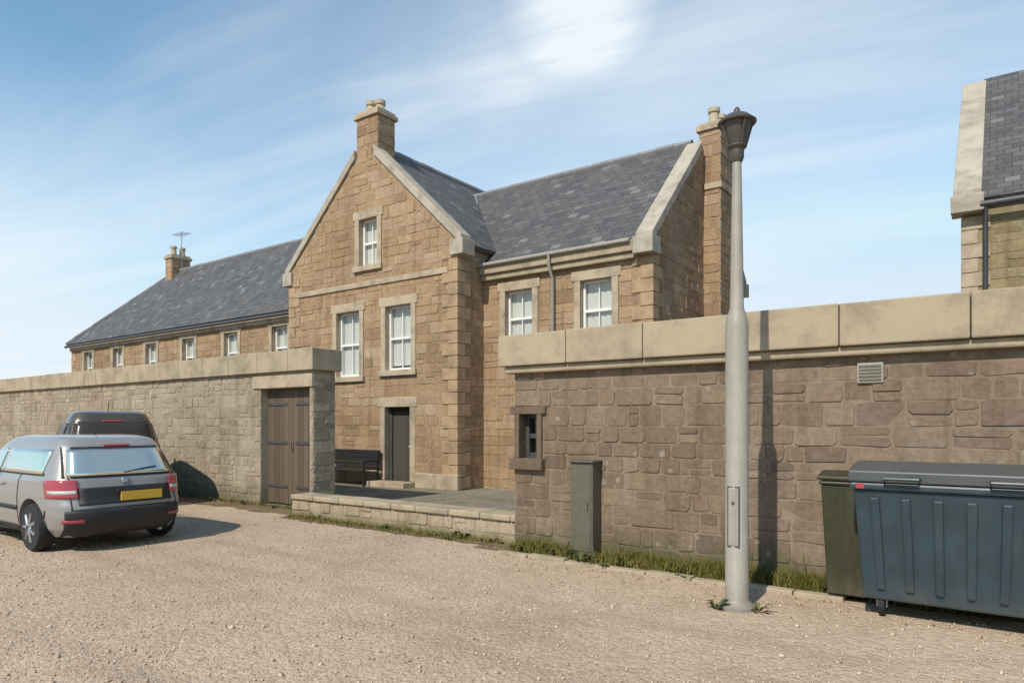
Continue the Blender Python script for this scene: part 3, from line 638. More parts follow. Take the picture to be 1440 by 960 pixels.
MB().tube([(.3, -.27, 5.96), (14, -.27, 5.96)], .065, 10).build('gutter', 'iron', NB, smooth=True)
MB().tube([(.38, -.27, 5.94), (.38, -.09, 5.55), (.38, -.09, .1)], .05, 10).build('downpipe', 'iron', NB, smooth=True)
q = MB(); quoins(q, 0, 0, 1, 1, .02, 5.8); q.build('quoins', 'margin', NB, bevel=.012)

# ------------------------------------------------------------------ lamp post
LP = thing('lamp_post', 'pale grey lamp post with a dark lantern, standing in front of the annex', 'lamp post', (1.95, 5.92, 0), ROT)
MB().lathe([(.16, -.05), (.16, .03), (.125, .05), (.098, .09), (.096, 2.42), (.088, 2.5), (.058, 2.6), (.054, 2.9), (.038, 3.9)], (0, 0, 0), 24).build('column', 'column', LP, smooth=True)
MB().box(-.045, .045, -.102, -.08, .55, 1.05).build('access_door', 'column', LP, bevel=.01)
MB().box(-.052, .052, -.096, -.0815, .54, 1.06).build('door_seam', 'iron', LP)
MB().lathe([(.012, -.112), (.012, -.1)], (0, 0, .92), 10, 'y').build('lock', 'iron', LP)
h = MB().lathe([(.045, 3.86), (.06, 3.9), (.06, 3.96), (.085, 3.99), (.085, 4.0)], (0, 0, 0), 16)
h.lathe([(.16, 4.19), (.165, 4.205), (.1, 4.26), (.03, 4.285), (.025, 4.32), (.008, 4.34)], (0, 0, 0), 16)
for i in range(4):
    a = math.pi/4+i*math.pi/2; h.tube([(.08*math.cos(a), .08*math.sin(a), 3.99), (.145*math.cos(a), .145*math.sin(a), 4.2)], .008, 6)
h.build('lantern', 'lamp_head', LP, smooth=True)
MB().lathe([(.07, 4.0), (.125, 4.19)], (0, 0, 0), 16).build('lamp_glass', 'lamp_head', LP, smooth=True)

# ------------------------------------------------------------------ bench at the gable
BN = thing('garden_bench', 'long black slatted bench against the foot of the sandstone gable', 'bench', Vector((-.71, 17, 0))+A*(-3.42)+B*(GY-.4), ROT)
m = MB()
for i in range(4): m.box(-.92, .92, -.28+.135*i, -.165+.135*i, .42, .455)
m.build('seat', 'black', BN, bevel=.006)
m = MB()
for i in range(4): m.box(-.92, .92, .245+.012*i, .27+.012*i, .5+.105*i, .595+.105*i)
m.build('backrest', 'black', BN, bevel=.006)
for sx in (-.9, .86):
    m = MB(); m.box(sx, sx+.04, -.26, -.21, 0, .419).box(sx, sx+.04, .22, .244, 0, .9).box(sx, sx+.04, -.26, .22, .62, .66).box(sx+.002, sx+.038, -.26, -.22, .456, .62)
    m.build('leg', 'black', BN, bevel=.006)

# ------------------------------------------------------------------ bins
BB = thing('waste_container', 'large slate-blue four-wheeled waste container with a grey lid against the annex', 'bin', pq(-.32, 6.68), ROT)
w, dd = .72, .47
b = MB()
b.hexa([(-w+.07, -dd+.12, .15), (w-.07, -dd+.12, .15), (w-.07, dd-.06, .15), (-w+.07, dd-.06, .15)], [(-w+.015, -dd+.012, 1.06), (w-.015, -dd+.012, 1.06), (w-.015, dd-.01, 1.06), (-w+.015, dd-.01, 1.06)])
b.box(-w-.015, w+.015, -dd-.02, dd+.02, 1.06, 1.12)
BODY = b.build('body', 'blue_plastic', BB, bevel=.018)
m = MB()
for i in range(6):
    x_ = -.55+.22*i; m.hexa([(x_*.93-.03, -dd+.085, .24), (x_*.93+.03, -dd+.085, .24), (x_*.93+.03, -dd+.14, .24), (x_*.93-.03, -dd+.14, .24)],
        [(x_-.035, -dd-.02, 1.0), (x_+.035, -dd-.02, 1.0), (x_+.035, -dd+.05, 1.0), (x_-.035, -dd+.05, 1.0)])
m.build('front_rib', 'blue_plastic', BODY, bevel=.012)
lid = MB(); n_ = 8
prof = [(-dd-.03, 1.125), (-dd-.03, 1.2)]+[(-dd-.03+(2*dd+.05)*i/n_, 1.215+.06*math.sin(math.pi*i/n_)) for i in range(n_+1)]+[(dd+.02, 1.125)]
lid.prism([(-w-.02, y_, z_) for y_, z_ in prof], (2*w+.04, 0, 0)); LID = lid.build('lid', 'lid_plastic', BB, bevel=.012)
for x_ in (-.35, .35): MB().tube([(x_-.12, -dd-.03, 1.16), (x_-.12, -dd-.085, 1.16), (x_+.12, -dd-.085, 1.16), (x_+.12, -dd-.03, 1.16)], .013, 8).build('handle', 'blue_plastic', LID, smooth=True)
for sx in (-1, 1): MB().lathe([(.03, 0), (.03, .09), (.045, .09), (.045, .11)] if sx > 0 else [(.045, -.11), (.045, -.09), (.03, -.09), (.03, 0)], (sx*(w-.01), 0, .98), 12, 'x').build('lifting_pin', 'galv', BB, smooth=True)
for x_ in (-.5, .0, .5): MB().tube([(x_-.06, dd+.035, 1.15), (x_+.06, dd+.035, 1.15)], .022, 8).build('lid_hinge', 'blue_plastic', LID)
MB().box(-w+.04, -w+.1, -dd-.028, -dd-.018, 1.07, 1.11).build('reflector', 'red_lens', BODY, bevel=.002)
for sx in (-.52, .52):
    for sy in (-.25, .28):
        c = MB().lathe([(.04, -.025), (.09, -.022), (.098, 0), (.09, .022), (.04, .025)], (sx, sy, .098), 18, 'x').build('wheel', 'rubber', BB, smooth=True)
        MB().box(sx-.04, sx-.03, sy-.03, sy+.03, .08, .152).box(sx+.03, sx+.04, sy-.03, sy+.03, .08, .152).build('castor_fork', 'galv', c)
GB = thing('wheelie_bin', 'narrow dark green wheelie bin squeezed beside the blue waste container', 'bin', pq(-1.16, 6.86), ROT)
w, dd = .2, .24
b = MB().hexa([(-w+.04, -dd+.08, .06), (w-.04, -dd+.08, .06), (w-.04, dd-.1, .06), (-w+.04, dd-.1, .06)], [(-w, -dd, 1.05), (w, -dd, 1.05), (w, dd-.02, 1.05), (-w, dd-.02, 1.05)])
b.box(-w-.015, w+.015, -dd-.02, dd+.01, 1.05, 1.085); b.build('body', 'green_plastic', GB, bevel=.015)
lid = MB(); prof = [(-dd-.03, 1.09), (-dd-.035, 1.115)]+[(-dd-.03+(2*dd+.05)*i/6, 1.13+.04*math.sin(math.pi*i/6)) for i in range(7)]+[(dd+.02, 1.09)]
lid.prism([(-w-.02, y_, z_) for y_, z_ in prof], (2*w+.04, 0, 0)).build('lid', 'green_plastic', GB, bevel=.01)
MB().tube([(-.14, dd+.03, 1.08), (.14, dd+.03, 1.08)], .016, 8).build('handle', 'green_plastic', GB, smooth=True)
for sx in (-.19, .19): MB().lathe([(.03, -.02), (.09, -.02), (.1, 0), (.09, .02), (.03, .02)], (sx, dd-.12, .1), 18, 'x').build('wheel', 'rubber', GB, smooth=True)

# service cabinet by the annex wall
SC = thing('service_cabinet', 'slim olive-grey metal service cabinet standing against the annex wall', 'cabinet', pq(-4.05, 7.08), ROT)
MB().box(-.15, .15, -.1, .1, .04, 1.14).build('body', 'cabinet', SC, bevel=.01)
dr = MB().box(-.128, .128, -.112, -.1005, .1, 1.1).build('door', 'cabinet', SC, bevel=.004)
MB().box(.08, .1, -.125, -.111, .58, .68).build('handle', 'iron', dr, bevel=.003)
MB().box(-.17, .17, -.13, .11, 1.141, 1.165).build('cap', 'cabinet', SC, bevel=.005)

# ------------------------------------------------------------------ cars
def interp(tab, z):
    if z <= tab[0][0]: return tab[0][1]
    for (a, va), (b_, vb) in zip(tab, tab[1:]):
        if z <= b_: 
            t_ = (z-a)/(b_-a); return va+(vb-va)*t_
    return tab[-1][1]
def car(name, label, loc, rz, L_, Wd, Ht, paint, xr, xf, hw, roofpaint=None, glass_z=(.95, 1.27), wheel_r=.3, plate_y=0, gm='carglass'):
    """body as a stack of horizontal rounded outlines: tables give rear x, front x and half width against height"""
    root = thing(name, label, 'car', loc, rz)
    ne = 6
    def dims(z): a0, a1 = interp(xr, z), interp(xf, z); return (a0+a1)/2, (a1-a0)/2, interp(hw, z)
    def rear(y, z, o=0):
        xc, a, w = dims(z); return (xc-a*max(0, 1-abs(y/w)**ne)**(1/ne)-o, y, z)
    def front(y, z, o=0):
        xc, a, w = dims(z); return (xc+a*max(0, 1-abs(y/w)**ne)**(1/ne)+o, y, z)
    def side(x, z, s, o=0):
        xc, a, w = dims(z); return (x, s*(w*max(0, 1-abs((x-xc)/a)**ne)**(1/ne)+o), z)
    NT = 96; zs = sorted(set([xr[0][0]+(Ht-xr[0][0])*i/46 for i in range(47)]+[z for z, _ in xf]))
    b = MB(); vs = []
    for z in zs:
        xc, a, w = dims(z)
        for i in range(NT):
            th = 2*math.pi*i/NT; c_, s_ = math.cos(th), math.sin(th)
            vs.append((xc+a*math.copysign(abs(c_)**(2/ne), c_), w*math.copysign(abs(s_)**(2/ne), s_), z))
    fs = [(j*NT+i, j*NT+(i+1) % NT, (j+1)*NT+(i+1) % NT, (j+1)*NT+i) for j in range(len(zs)-1) for i in range(NT)]
    fs += [tuple(range(NT))[::-1], tuple(range((len(zs)-1)*NT, len(zs)*NT))]
    b.add(vs, fs)
    cutw = MB(); wx = (.74, L_-.82)
    for x in wx:
        for s in (-1, 1):
            y0, y1 = sorted((s*(Wd/2-.24), s*(Wd/2+.2)))
            cutw.lathe([(wheel_r+.065, y0), (wheel_r+.065, y1)], (x, 0, wheel_r), 28, 'y')
    body = b.build('body', paint, root, smooth=True, cut=cutw)
    def patch(nm, mat, fn, u0, u1, z0, z1, o, parent=body, nu=12, nz=8, taper=0):
        m = MB(); v = []
        for j in range(nz+1):
            z = z0+(z1-z0)*j/nz
            for i in range(nu+1):
                uu = u0+(u1-u0)*i/nu; mid = (u0+u1)/2; uu = mid+(uu-mid)*(1-taper*j/nz); v.append(fn(uu, z, o))
        m.add(v, [(j*(nu+1)+i, j*(nu+1)+i+1, (j+1)*(nu+1)+i+1, (j+1)*(nu+1)+i) for j in range(nz) for i in range(nu)])
        o_ = m.build(nm, mat, parent, smooth=True)
        so = o_.modifiers.new('thickness', 'SOLIDIFY'); so.thickness = .004; so.offset = 1
        return o_
    g0, g1 = glass_z
    wz = interp(hw, g0)
    patch('window_border', 'car_trim', rear, -wz*.86, wz*.86, g0-.03, g1+.03, .003, taper=.12)
    patch('rear_window', gm, rear, -wz*.80, wz*.80, g0, g1, .009, taper=.12)
    patch('brake_light', 'red_lens', rear, -.16, .16, g1+.035, g1+.06, .01, nz=2)
    patch('badge', 'alloy', rear, -.045, .045, .83, .9, .008, nu=4, nz=4)
    for s in (-1, 1):
        f = lambda x, z, o, s=s: side(x, z, s, o)
        x0 = interp(xr, g1)+.2; xm = L_*.47; x1 = interp(xf, g1)-.16
        # side glass leans with the pillars at front
        for nm, a0, a1 in (('side_window', x0, xm-.04), ('side_window', xm+.04, x1+.22)):
            m = MB(); v = []; nu, nz = 10, 6
            for j in range(nz+1):
                z = g0+.02+(g1-.02-g0)*j/nz
                for i in range(nu+1):
                    t_ = i/nu; ae_ = a1 if nm and a1 < xm else a1-.55*j/nz+.2
                    xx = a0+(ae_-a0)*t_
                    v.append(side(xx, z, s, .006))
            m.add(v, [(j*(nu+1)+i, j*(nu+1)+i+1, (j+1)*(nu+1)+i+1, (j+1)*(nu+1)+i) for j in range(nz) for i in range(nu)])
            o_ = m.build(nm, gm, body, smooth=True); so = o_.modifiers.new('thickness', 'SOLIDIFY'); so.thickness = .004; so.offset = 1
        patch('window_border', 'car_trim', f, x0-.04, L_*.62, g0-.0, g0+.03, .004, nz=2)
        patch('side_moulding', 'car_trim', f, 1.12, L_-1.22, .5, .55, .01, nz=2)
        wr = interp(hw, .8)
        y0, y1 = sorted((s*wr*.68, s*wr*.94)); patch('reversing_lamp', 'lens', rear, y0, y1, .73, .775, .016, nz=2)
        y0, y1 = sorted((s*Wd*.3, s*Wd*.42)); patch('reflector', 'red_lens', rear, y0, y1, .38, .42, .02, nz=2)
        y0, y1 = sorted((s*wr*.66, s*wr*.955))
        patch('tail_light', 'red_lens', rear, y0, y1, .68, .9, .012)
        y0, y1 = sorted((s*wr*.68, s*wr*.93)); patch('headlight', 'lens', front, y0, y1, .58, .72, .01)
        patch('door_handle', paint, f, L_*.47-.28, L_*.47-.1, .8, .83, .02, nu=4, nz=2)
        patch('sill', 'car_trim', f, 1.12, L_-1.2, .22, .3, .008, nz=3)
        mr = MB().hexa([(L_*.62, s*(wz+.02)-.01, g0+.02), (L_*.62+.1, s*(wz+.02)-.01, g0+.02), (L_*.62+.1, s*(wz+.18)+.01, g0+.02), (L_*.62, s*(wz+.18)+.01, g0+.02)] if s > 0 else
             [(L_*.62, s*(wz+.18)-.01, g0+.02), (L_*.62+.1, s*(wz+.18)-.01, g0+.02), (L_*.62+.1, s*(wz+.02)+.01, g0+.02), (L_*.62, s*(wz+.02)+.01, g0+.02)],
             [(L_*.62, s*(wz+.1)-.08, g0+.15), (L_*.62+.08, s*(wz+.1)-.08, g0+.15), (L_*.62+.08, s*(wz+.1)+.08, g0+.15), (L_*.62, s*(wz+.1)+.08, g0+.15)])
        mr.build('door_mirror', paint, body, bevel=.02)
    patch('rear_bumper_trim', 'car_trim', rear, -Wd*.475, Wd*.475, .205, .53, .014)
    patch('windscreen', gm, front, -wz*.78, wz*.78, g0+.05, g1, .006, taper=.1)
    patch('grille', 'car_trim', front, -.45, .45, .42, .6, .012)
    for y_ in (-Wd*.37, Wd*.37): patch('panel_gap', 'car_trim', rear, y_-.006, y_+.006, .53, g0-.01, .002, nu=2)
    patch('panel_gap', 'car_trim', rear, -Wd*.37, Wd*.37, .535, .547, .004, nz=1)
    for s in (-1, 1):
        for xx in (1.12, L_*.47, L_*.47+.95): patch('panel_gap', 'car_trim', lambda x, z, o, s=s: side(x, z, s, o), xx-.005, xx+.005, .32, g0, .002, nu=2)
    patch('plate_panel', 'car_trim', rear, -Wd*.33, Wd*.33, .59, .80, .006)
    # plate
    px = rear(plate_y, .6)[0]
    pl = MB().box(px-.03, px-.012, plate_y-.26, plate_y+.26, .62, .735).build('number_plate', 'plate', body, bevel=.004)
    MB().box(px-.028, px+.02, plate_y-.3, plate_y+.3, .735, .77).build('plate_lamp_bar', 'car_trim', body, bevel=.006)
    # rear wiper, aerial, exhaust
    yw = MB().tube([rear(0, g0+.02, .02), rear(-.25, g0+.06, .025), rear(-.42, g0+.08, .025)], .009, 6).build('rear_wiper', 'car_trim', body)
    MB().tube([(L_*.25, 0, Ht-.01), (L_*.25-.18, 0, Ht+.16)], .006, 6).build('aerial', 'car_trim', body)
    MB().tube([(.1, -.45, .2), (.3, -.45, .2)], .028, 10).build('exhaust', 'galv', body)
    if roofpaint:
        m = MB(); v = []; zt = Ht-.09
        pass
    for x in wx:
        for s in (-1, 1):
            yc = s*(Wd/2-.105)
            wl = MB().lathe([(wheel_r*.62, -.09), (wheel_r*.93, -.095), (wheel_r, -.06), (wheel_r, .06), (wheel_r*.93, .095), (wheel_r*.62, .09)], (x, yc, wheel_r), 28, 'y').build('wheel', 'rubber', root, smooth=True)
            rm = MB(); yo = yc+s*.085
            rm.lathe([(wheel_r*.66, -.008), (wheel_r*.66, .008)] , (x, yo, wheel_r), 24, 'y')
            rim = rm.build('rim', 'car_trim', wl)
            sp = MB()
            for i in range(7):
                a = 2*math.pi*i/7; dx, dz = math.cos(a), math.sin(a); yy = yo+s*.014
                sp.tube([(x+dx*.03, yy, wheel_r+dz*.03), (x+dx*wheel_r*.62, yy-s*.01, wheel_r+dz*wheel_r*.62)], [.028, .02], 6)
            sp.build('spokes', 'alloy', wl, smooth=True)
    MB().box(.3, L_-.3, -Wd*.36, Wd*.36, .17, .3).build('underbody', 'car_trim', root)
    return root
u_rz = math.atan2(.587, -.81)
hb_xr = [(.2, .10), (.3, .035), (.42, 0), (.58, .005), (.66, .045), (.9, .10), (.95, .13), (1.15, .25), (1.32, .36), (1.40, .46), (1.435, .68), (1.45, .95)]
hb_xf = [(.2, 3.85), (.35, 3.95), (.55, 3.93), (.68, 3.85), (.74, 3.7), (.80, 3.42), (.88, 3.1), (.93, 2.95), (1.1, 2.72), (1.3, 2.42), (1.40, 2.2), (1.435, 2.0), (1.45, 1.75)]
hb_hw = [(.2, .76), (.3, .83), (.45, .855), (.7, .86), (.88, .84), (.93, .815), (1.15, .735), (1.33, .66), (1.40, .61), (1.435, .53), (1.45, .42)]
carpos = Vector((-5.43, 8.08, 0))+B*.86
CAR1 = car('hatchback_car', 'silver grey hatchback with a yellow rear plate and red tail lights, nearest on the gravel', carpos, u_rz, 3.95, 1.72, 1.45, 'car_grey', hb_xr, hb_xf, hb_hw, plate_y=-.16)
def stretch(tab, sz, add=0, sv=1): return [(z*sz+add if z > .5 else z, v*sv) for z, v in tab]
s_xr = stretch(hb_xr, 1.27, 0, .8); s_xf = stretch(hb_xf, 1.27, 0, 3.75/3.95); s_hw = stretch(hb_hw, 1.27, 0, 1.02)
hd = math.atan2(.8, -.6)
CAR2 = car('tall_car', 'tall dark bronze car parked behind the silver hatchback, facing the garden wall', Vector((-7.25, 12.45, 0)), hd, 3.75, 1.75, 1.45*1.27, 'car_olive', s_xr, s_xf, s_hw, glass_z=(1.14, 1.6), wheel_r=.33, gm='darkglass')

# ------------------------------------------------------------------ ground
def sheet(name, mat, pts, z, kind='structure'):
    me = bpy.data.meshes.new(name); me.from_pydata([(*p[:2], z) for p in pts], [], [tuple(range(len(pts)))]); o = bpy.data.objects.new(name, me); COL.objects.link(o); me.materials.append(MT[mat]); o['kind'] = kind; return o
sheet('ground', 'gravel', [(-700, -300), (700, -300), (700, 900), (-700, 900)], 0)
sheet('yard', 'yard', [pq(-33, 7.68), pq(8, 7.68), pq(8, 13.3), pq(-33, 13.3)], .004)
def wavy(p0, p1, qa, qb, n=60, amp=.06):
    a = [pq(p0+(p1-p0)*i/n, qa+amp*(math.sin(i*.9)+math.sin(i*2.3+1)+random.uniform(-.6, .6))) for i in range(n+1)]
    return a+[pq(p1, qb), pq(p0, qb)]
sheet('soil_bed', 'soil', wavy(-5.6, 6, 6.82, 7.25, 60, .03), .006)
sheet('soil_bed', 'soil', wavy(-30, -9.9, 7.35, 8.05, 80, .06), .006)
sheet('soil_bed', 'soil', wavy(-10.0, -5.3, 7.05, 7.35, 30, .03), .0085)
# edging stones in front of the grass strip
kb = MB(); x = -5.1
while x < -1.6:
    e = x+.42+.1*random.random(); o = random.uniform(-.012, .012); c_ = [pq(x+.006, 6.66+o), pq(e-.006, 6.66+o), pq(e-.006, 6.78+o), pq(x+.006, 6.78+o)]
    kb.hexa([v+Vector((0, 0, -.05)) for v in c_], [v+Vector((0, 0, .035+o)) for v in c_]); x = e
tag(kb.build('kerb', 'coping', bevel=.01), kind='structure')

def blades(name, n, pf, hmin, hmax, kind='stuff', mat='grass'):
    v = []; f = []
    for i in range(n):
        p, q_, hs = pf(); c_ = pq(p, q_); h = random.uniform(hmin, hmax)*hs; a = random.uniform(0, 2*math.pi); w_ = random.uniform(.003, .007); l = random.uniform(.1, .8)*h
        d_ = Vector((math.cos(a), math.sin(a), 0)); b2 = random.uniform(0, 2*math.pi); lean = Vector((math.cos(b2), math.sin(b2), 0))*l
        o = len(v); v += [c_-d_*w_, c_+d_*w_, c_+d_*w_*.7+lean*.4+Vector((0, 0, h*.6)), c_-d_*w_*.7+lean*.4+Vector((0, 0, h*.6)), c_+lean+Vector((0, 0, h))]
        f += [(o, o+1, o+2, o+3), (o+3, o+2, o+4)]
    me = bpy.data.meshes.new(name); me.from_pydata(v, [], f); o = bpy.data.objects.new(name, me); COL.objects.link(o); me.materials.append(MT[mat]); o['kind'] = kind; return o
cl = [(random.uniform(-5.1, -.3), random.uniform(.03, .3)) for _ in range(40)]
def strip():
    c_, d_ = random.choice(cl); 
    if random.random() < .45: p = random.uniform(-5.1, -.2); return p, 7.19-abs(random.gauss(0, .13)), random.uniform(.4, .9)
    return c_+random.gauss(0, .12), 7.18-min(.36, abs(random.gauss(0, .12))+d_*.3), 1.1
tag(blades('grass', 11000, strip, .05, .17), 'rough grass growing along the foot of the annex wall', 'grass')
def strip2():
    p = random.uniform(-24, -10.1) if random.random() < .6 else random.uniform(-10, -5.4)
    return p, (7.98 if p < -10.05 else 7.3)-abs(random.gauss(0, .12)), random.uniform(.4, 1)
tag(blades('weeds', 5000, strip2, .03, .12), 'sparse weeds at the foot of the garden wall and low wall', 'weeds')

def broadleaf(n):
    v = []; f = []
    for i in range(n):
        r_ = random.random()
        if r_ < .55: p = random.uniform(-5.1, -1.2); q_ = 7.16-abs(random.gauss(0, .17))
        elif r_ < .8: p = random.uniform(-9.8, -5.3); q_ = 7.28-abs(random.gauss(0, .1))
        elif r_ < .95: p = random.uniform(-22, -10.2); q_ = 7.96-abs(random.gauss(0, .12))
        else: a = random.uniform(0, 6.28); p = .81*1.95-.587*5.92+.2*math.cos(a); q_ = .587*1.95+.81*5.92+.2*math.sin(a)
        c_ = pq(p, q_, 0); sz = random.uniform(.04, .13)
        for k_ in range(random.randint(5, 9)):
            a = random.uniform(0, 6.28); d_ = Vector((math.cos(a), math.sin(a), 0)); e_ = Vector((-math.sin(a), math.cos(a), 0)); l = sz*random.uniform(.7, 1.2); up = random.uniform(.2, 1.1)*l; w_ = l*.2; o = len(v)
            v += [c_, c_+d_*l*.5+e_*w_+Vector((0, 0, up*.8)), c_+d_*l*.55+Vector((0, 0, up*.72)), c_+d_*l*.5-e_*w_+Vector((0, 0, up*.8)), c_+d_*l+Vector((0, 0, up*.75))]
            f += [(o, o+2, o+1), (o, o+3, o+2), (o+1, o+2, o+4), (o+2, o+3, o+4)]
        if random.random() < .3:
            h_ = random.uniform(.15, .38); ln = Vector((random.uniform(-.1, .1), random.uniform(-.1, .1), 0)); o = len(v); w_ = Vector((.003, 0, 0)); top = c_+ln+Vector((0, 0, h_))
            v += [c_-w_, c_+w_, top+w_, top-w_]; f.append((o, o+1, o+2, o+3))
            for k_ in range(5):
                o = len(v); b_ = top-Vector((0, 0, k_*.018)); d_ = Vector((random.uniform(-1, 1), random.uniform(-1, 1), .6))*.016; v += [b_, b_+d_+Vector((.005, 0, 0)), b_+d_-Vector((.005, 0, 0))]; f.append((o, o+1, o+2))
    me = bpy.data.meshes.new('broad_leaved_weeds'); me.from_pydata(v, [], f); o = bpy.data.objects.new('broad_leaved_weeds', me); COL.objects.link(o); me.materials.append(MT['weed']); o['kind'] = 'stuff'; return o
tag(broadleaf(150), 'broad-leaved weeds and dry stalks among the grass at the foot of the walls', 'weeds')
def leaves(n):
    v = []; f = []
    for i in range(n):
        r_ = random.random(); p = random.uniform(-5.2, .2) if r_ < .55 else random.uniform(-16, -5.3)
        q_ = (7.1 if p > -5.3 else 7.15 if p > -10 else 7.8)-abs(random.gauss(0, .45)); c_ = pq(p, q_, .012); a = random.uniform(0, 6.28); l = random.uniform(.008, .022)
        d_ = Vector((math.cos(a), math.sin(a), random.uniform(-.2, .5)))*l; e_ = Vector((-math.sin(a), math.cos(a), random.uniform(-.3, .5)))*l*.55; o = len(v)
        v += [c_-d_, c_+e_, c_+d_, c_-e_+Vector((0, 0, .006))]; f += [(o, o+1, o+2), (o, o+2, o+3)]
    me = bpy.data.meshes.new('fallen_leaves'); me.from_pydata(v, [], f); o = bpy.data.objects.new('fallen_leaves', me); COL.objects.link(o); me.materials.append(MT['leaf']); o['kind'] = 'stuff'; return o
tag(leaves(700), 'dry fallen leaves scattered near the foot of the walls', 'leaves')
# loose stones on the gravel
def pebbles(n):
    ico = np.array([(1, 0, 0), (-1, 0, 0), (0, 1, 0), (0, -1, 0), (0, 0, 1), (0, 0, -1)], float)
    fc = np.array([(0, 2, 4), (2, 1, 4), (1, 3, 4), (3, 0, 4), (2, 0, 5), (1, 2, 5), (3, 1, 5), (0, 3, 5)])
    y = 3.0+np.random.rand(n)**1.6*9; x = (np.random.rand(n)*2-1)*(y*.85+.5)
    q_ = .587*x+.81*y; keep = q_ < 6.6; x, y = x[keep], y[keep]; n = len(x)
    r = np.random.lognormal(math.log(.0065), .45, n).clip(.003, .024)
    sc = np.random.uniform(.65, 1.25, (n, 1, 3))*r[:, None, None]; sc[:, :, 2] *= .75
    a = np.random.rand(n)*6.28; ca_, sa = np.cos(a), np.sin(a)
    v = (ico[None]+np.random.uniform(-.25, .25, (n, 6, 3)))*sc
    vx = v[:, :, 0]*ca_[:, None]-v[:, :, 1]*sa[:, None]+x[:, None]; vy = v[:, :, 0]*sa[:, None]+v[:, :, 1]*ca_[:, None]+y[:, None]; vz = v[:, :, 2]+r[:, None]*.3
    V = np.stack([vx, vy, vz], 2).reshape(-1, 3); F = (fc[None]+(np.arange(n)*6)[:, None, None]).reshape(-1, 3)
    me = bpy.data.meshes.new('loose_stones'); me.vertices.add(len(V)); me.vertices.foreach_set('co', V.ravel()); me.loops.add(F.size); me.loops.foreach_set('vertex_index', F.ravel().astype(np.int32))
    me.polygons.add(len(F)); me.polygons.foreach_set('loop_start', np.arange(0, F.size, 3, dtype=np.int32)); me.polygons.foreach_set('loop_total', np.full(len(F), 3, dtype=np.int32)); me.update(); me.validate()
    o = bpy.data.objects.new('loose_stones', me); COL.objects.link(o); me.materials.append(MT['pebble']); o['kind'] = 'stuff'; return o
tag(pebbles(34000), 'small loose stones scattered over the tan gravel', 'gravel')

# ------------------------------------------------------------------ light, sky, camera
EL = R(44); hd_ = Vector((-.53, -.848)).normalized()
sd = Vector((hd_.x*math.cos(EL), hd_.y*math.cos(EL), math.sin(EL)))
sun = bpy.data.lights.new('sun', 'SUN'); sun.energy = 3.3; sun.angle = R(.6); sun.color = (1, .915, .80)
so = bpy.data.objects.new('sun', sun); COL.objects.link(so); so.rotation_euler = sd.to_track_quat('Z', 'Y').to_euler()
wd = bpy.data.worlds.new('World'); S.world = wd; wd.use_nodes = True; nt = wd.node_tree; bg = nt.nodes['Background']
sky = nt.nodes.new('ShaderNodeTexSky'); sky.sky_type = 'NISHITA'; sky.sun_disc = False; sky.sun_elevation = EL; sky.sun_rotation = math.atan2(hd_.x, hd_.y) % (2*math.pi)
sky.air_density = 1.1; sky.dust_density = 0; sky.ozone_density = 4
tc = nt.nodes.new('ShaderNodeTexCoord'); sx = nt.nodes.new('ShaderNodeSeparateXYZ'); L(nt, tc.outputs['Generated'], sx.inputs[0])
zz = math_(nt, 'ADD', math_(nt, 'MAXIMUM', sx.outputs[2], 0), .12)
cx_ = math_(nt, 'DIVIDE', sx.outputs[0], zz); cy_ = math_(nt, 'DIVIDE', sx.outputs[1], zz)
cv = nt.nodes.new('ShaderNodeCombineXYZ'); L(nt, cx_, cv.inputs[0]); L(nt, cy_, cv.inputs[1])
mp0 = nt.nodes.new('ShaderNodeMapping'); mp0.inputs['Rotation'].default_value = (0, 0, R(24)); L(nt, cv.outputs[0], mp0.inputs[0])
mp = nt.nodes.new('ShaderNodeMapping'); mp.inputs['Scale'].default_value = (.42, 1.5, 1); mp.inputs['Location'].default_value = (2.3, .9, 0); L(nt, mp0.outputs[0], mp.inputs[0])
n1 = noise(nt, mp.outputs[0], 1.5, 10, .6, .9)
m1 = ramp(nt, n1.outputs[0], [(.44, (0, 0, 0)), (.62, (.45, .45, .45)), (.8, (1, 1, 1))])
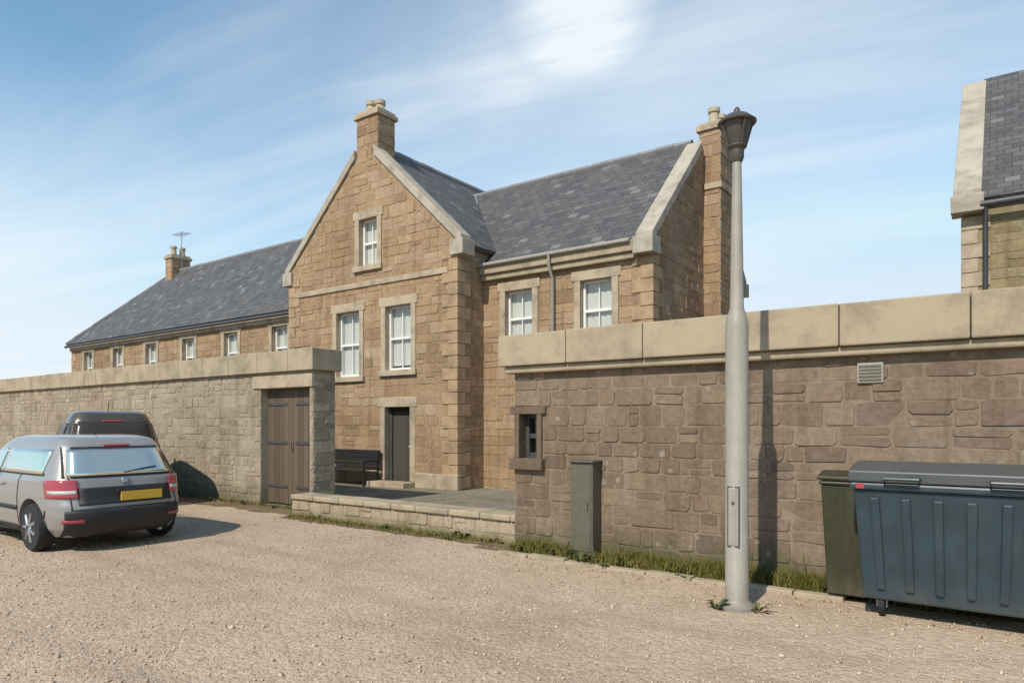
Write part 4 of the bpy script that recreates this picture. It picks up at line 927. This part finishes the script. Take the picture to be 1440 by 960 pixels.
def blob(x, y, rad, gain):
    d = Vector(((x-720)/960, 1, (595-y)/960)).normalized()
    v = nt.nodes.new('ShaderNodeVectorMath'); v.operation = 'DOT_PRODUCT'; L(nt, tc.outputs['Generated'], v.inputs[0]); v.inputs[1].default_value = d
    c0 = math.cos(R(rad)); return math_(nt, 'MULTIPLY', math_(nt, 'POWER', math_(nt, 'MAXIMUM', math_(nt, 'DIVIDE', math_(nt, 'SUBTRACT', v.outputs['Value'], c0), 1-c0), 0), 1.5), gain)
def group(bls):
    acc = None
    for bl in bls:
        bb = blob(*bl); acc = bb if acc is None else math_(nt, 'ADD', acc, bb)
    return acc
acc = group(((815, -5, 6, 1.7), (700, 75, 6, .45), (560, 120, 6, .3), (330, 190, 13, .35)))
wide = group(((1250, 150, 40, .62), (0, 470, 20, 1.15), (760, 250, 32, .55)))
# thin high veil: thicker to the right and toward the horizon, broken up by the streaky noise
hz = math_(nt, 'MULTIPLY', math_(nt, 'MAXIMUM', math_(nt, 'SUBTRACT', .4, sx.outputs[2]), 0), .7)
nf = math_(nt, 'MULTIPLY_ADD', n1.outputs[0], 3.0, -.85)
veil = math_(nt, 'ADD', math_(nt, 'ADD', math_(nt, 'MULTIPLY', acc, math_(nt, 'MAXIMUM', nf, .12)), math_(nt, 'MULTIPLY', wide, math_(nt, 'MULTIPLY_ADD', nf, .22, .52))), math_(nt, 'ADD', hz, .03))
cf = math_(nt, 'MINIMUM', math_(nt, 'ADD', math_(nt, 'MULTIPLY', m1, .2), math_(nt, 'MULTIPLY', veil, .72)), .96)
skyc = mixc(nt, 1, sky.outputs[0], (.84, .95, .85), 'MULTIPLY')
skyc = mixc(nt, 1, skyc, (2.8, 3.6, 4.5), 'DARKEN')
col = mixc(nt, cf, skyc, (4.25, 4.6, 4.85))
L(nt, col, bg.inputs[0]); bg.inputs[1].default_value = .15

cam = bpy.data.cameras.new('camera'); co_ = bpy.data.objects.new('camera', cam); COL.objects.link(co_); S.camera = co_
co_.location = (0, 0, 1.6); co_.rotation_euler = (R(90), 0, 0); cam.lens = 24; cam.sensor_width = 36; cam.shift_y = 115/1440; cam.clip_end = 3000; cam.clip_start = .05
S.view_settings.view_transform = 'Standard'; S.view_settings.look = 'None'; S.view_settings.exposure = .46; S.view_settings.gamma = 1
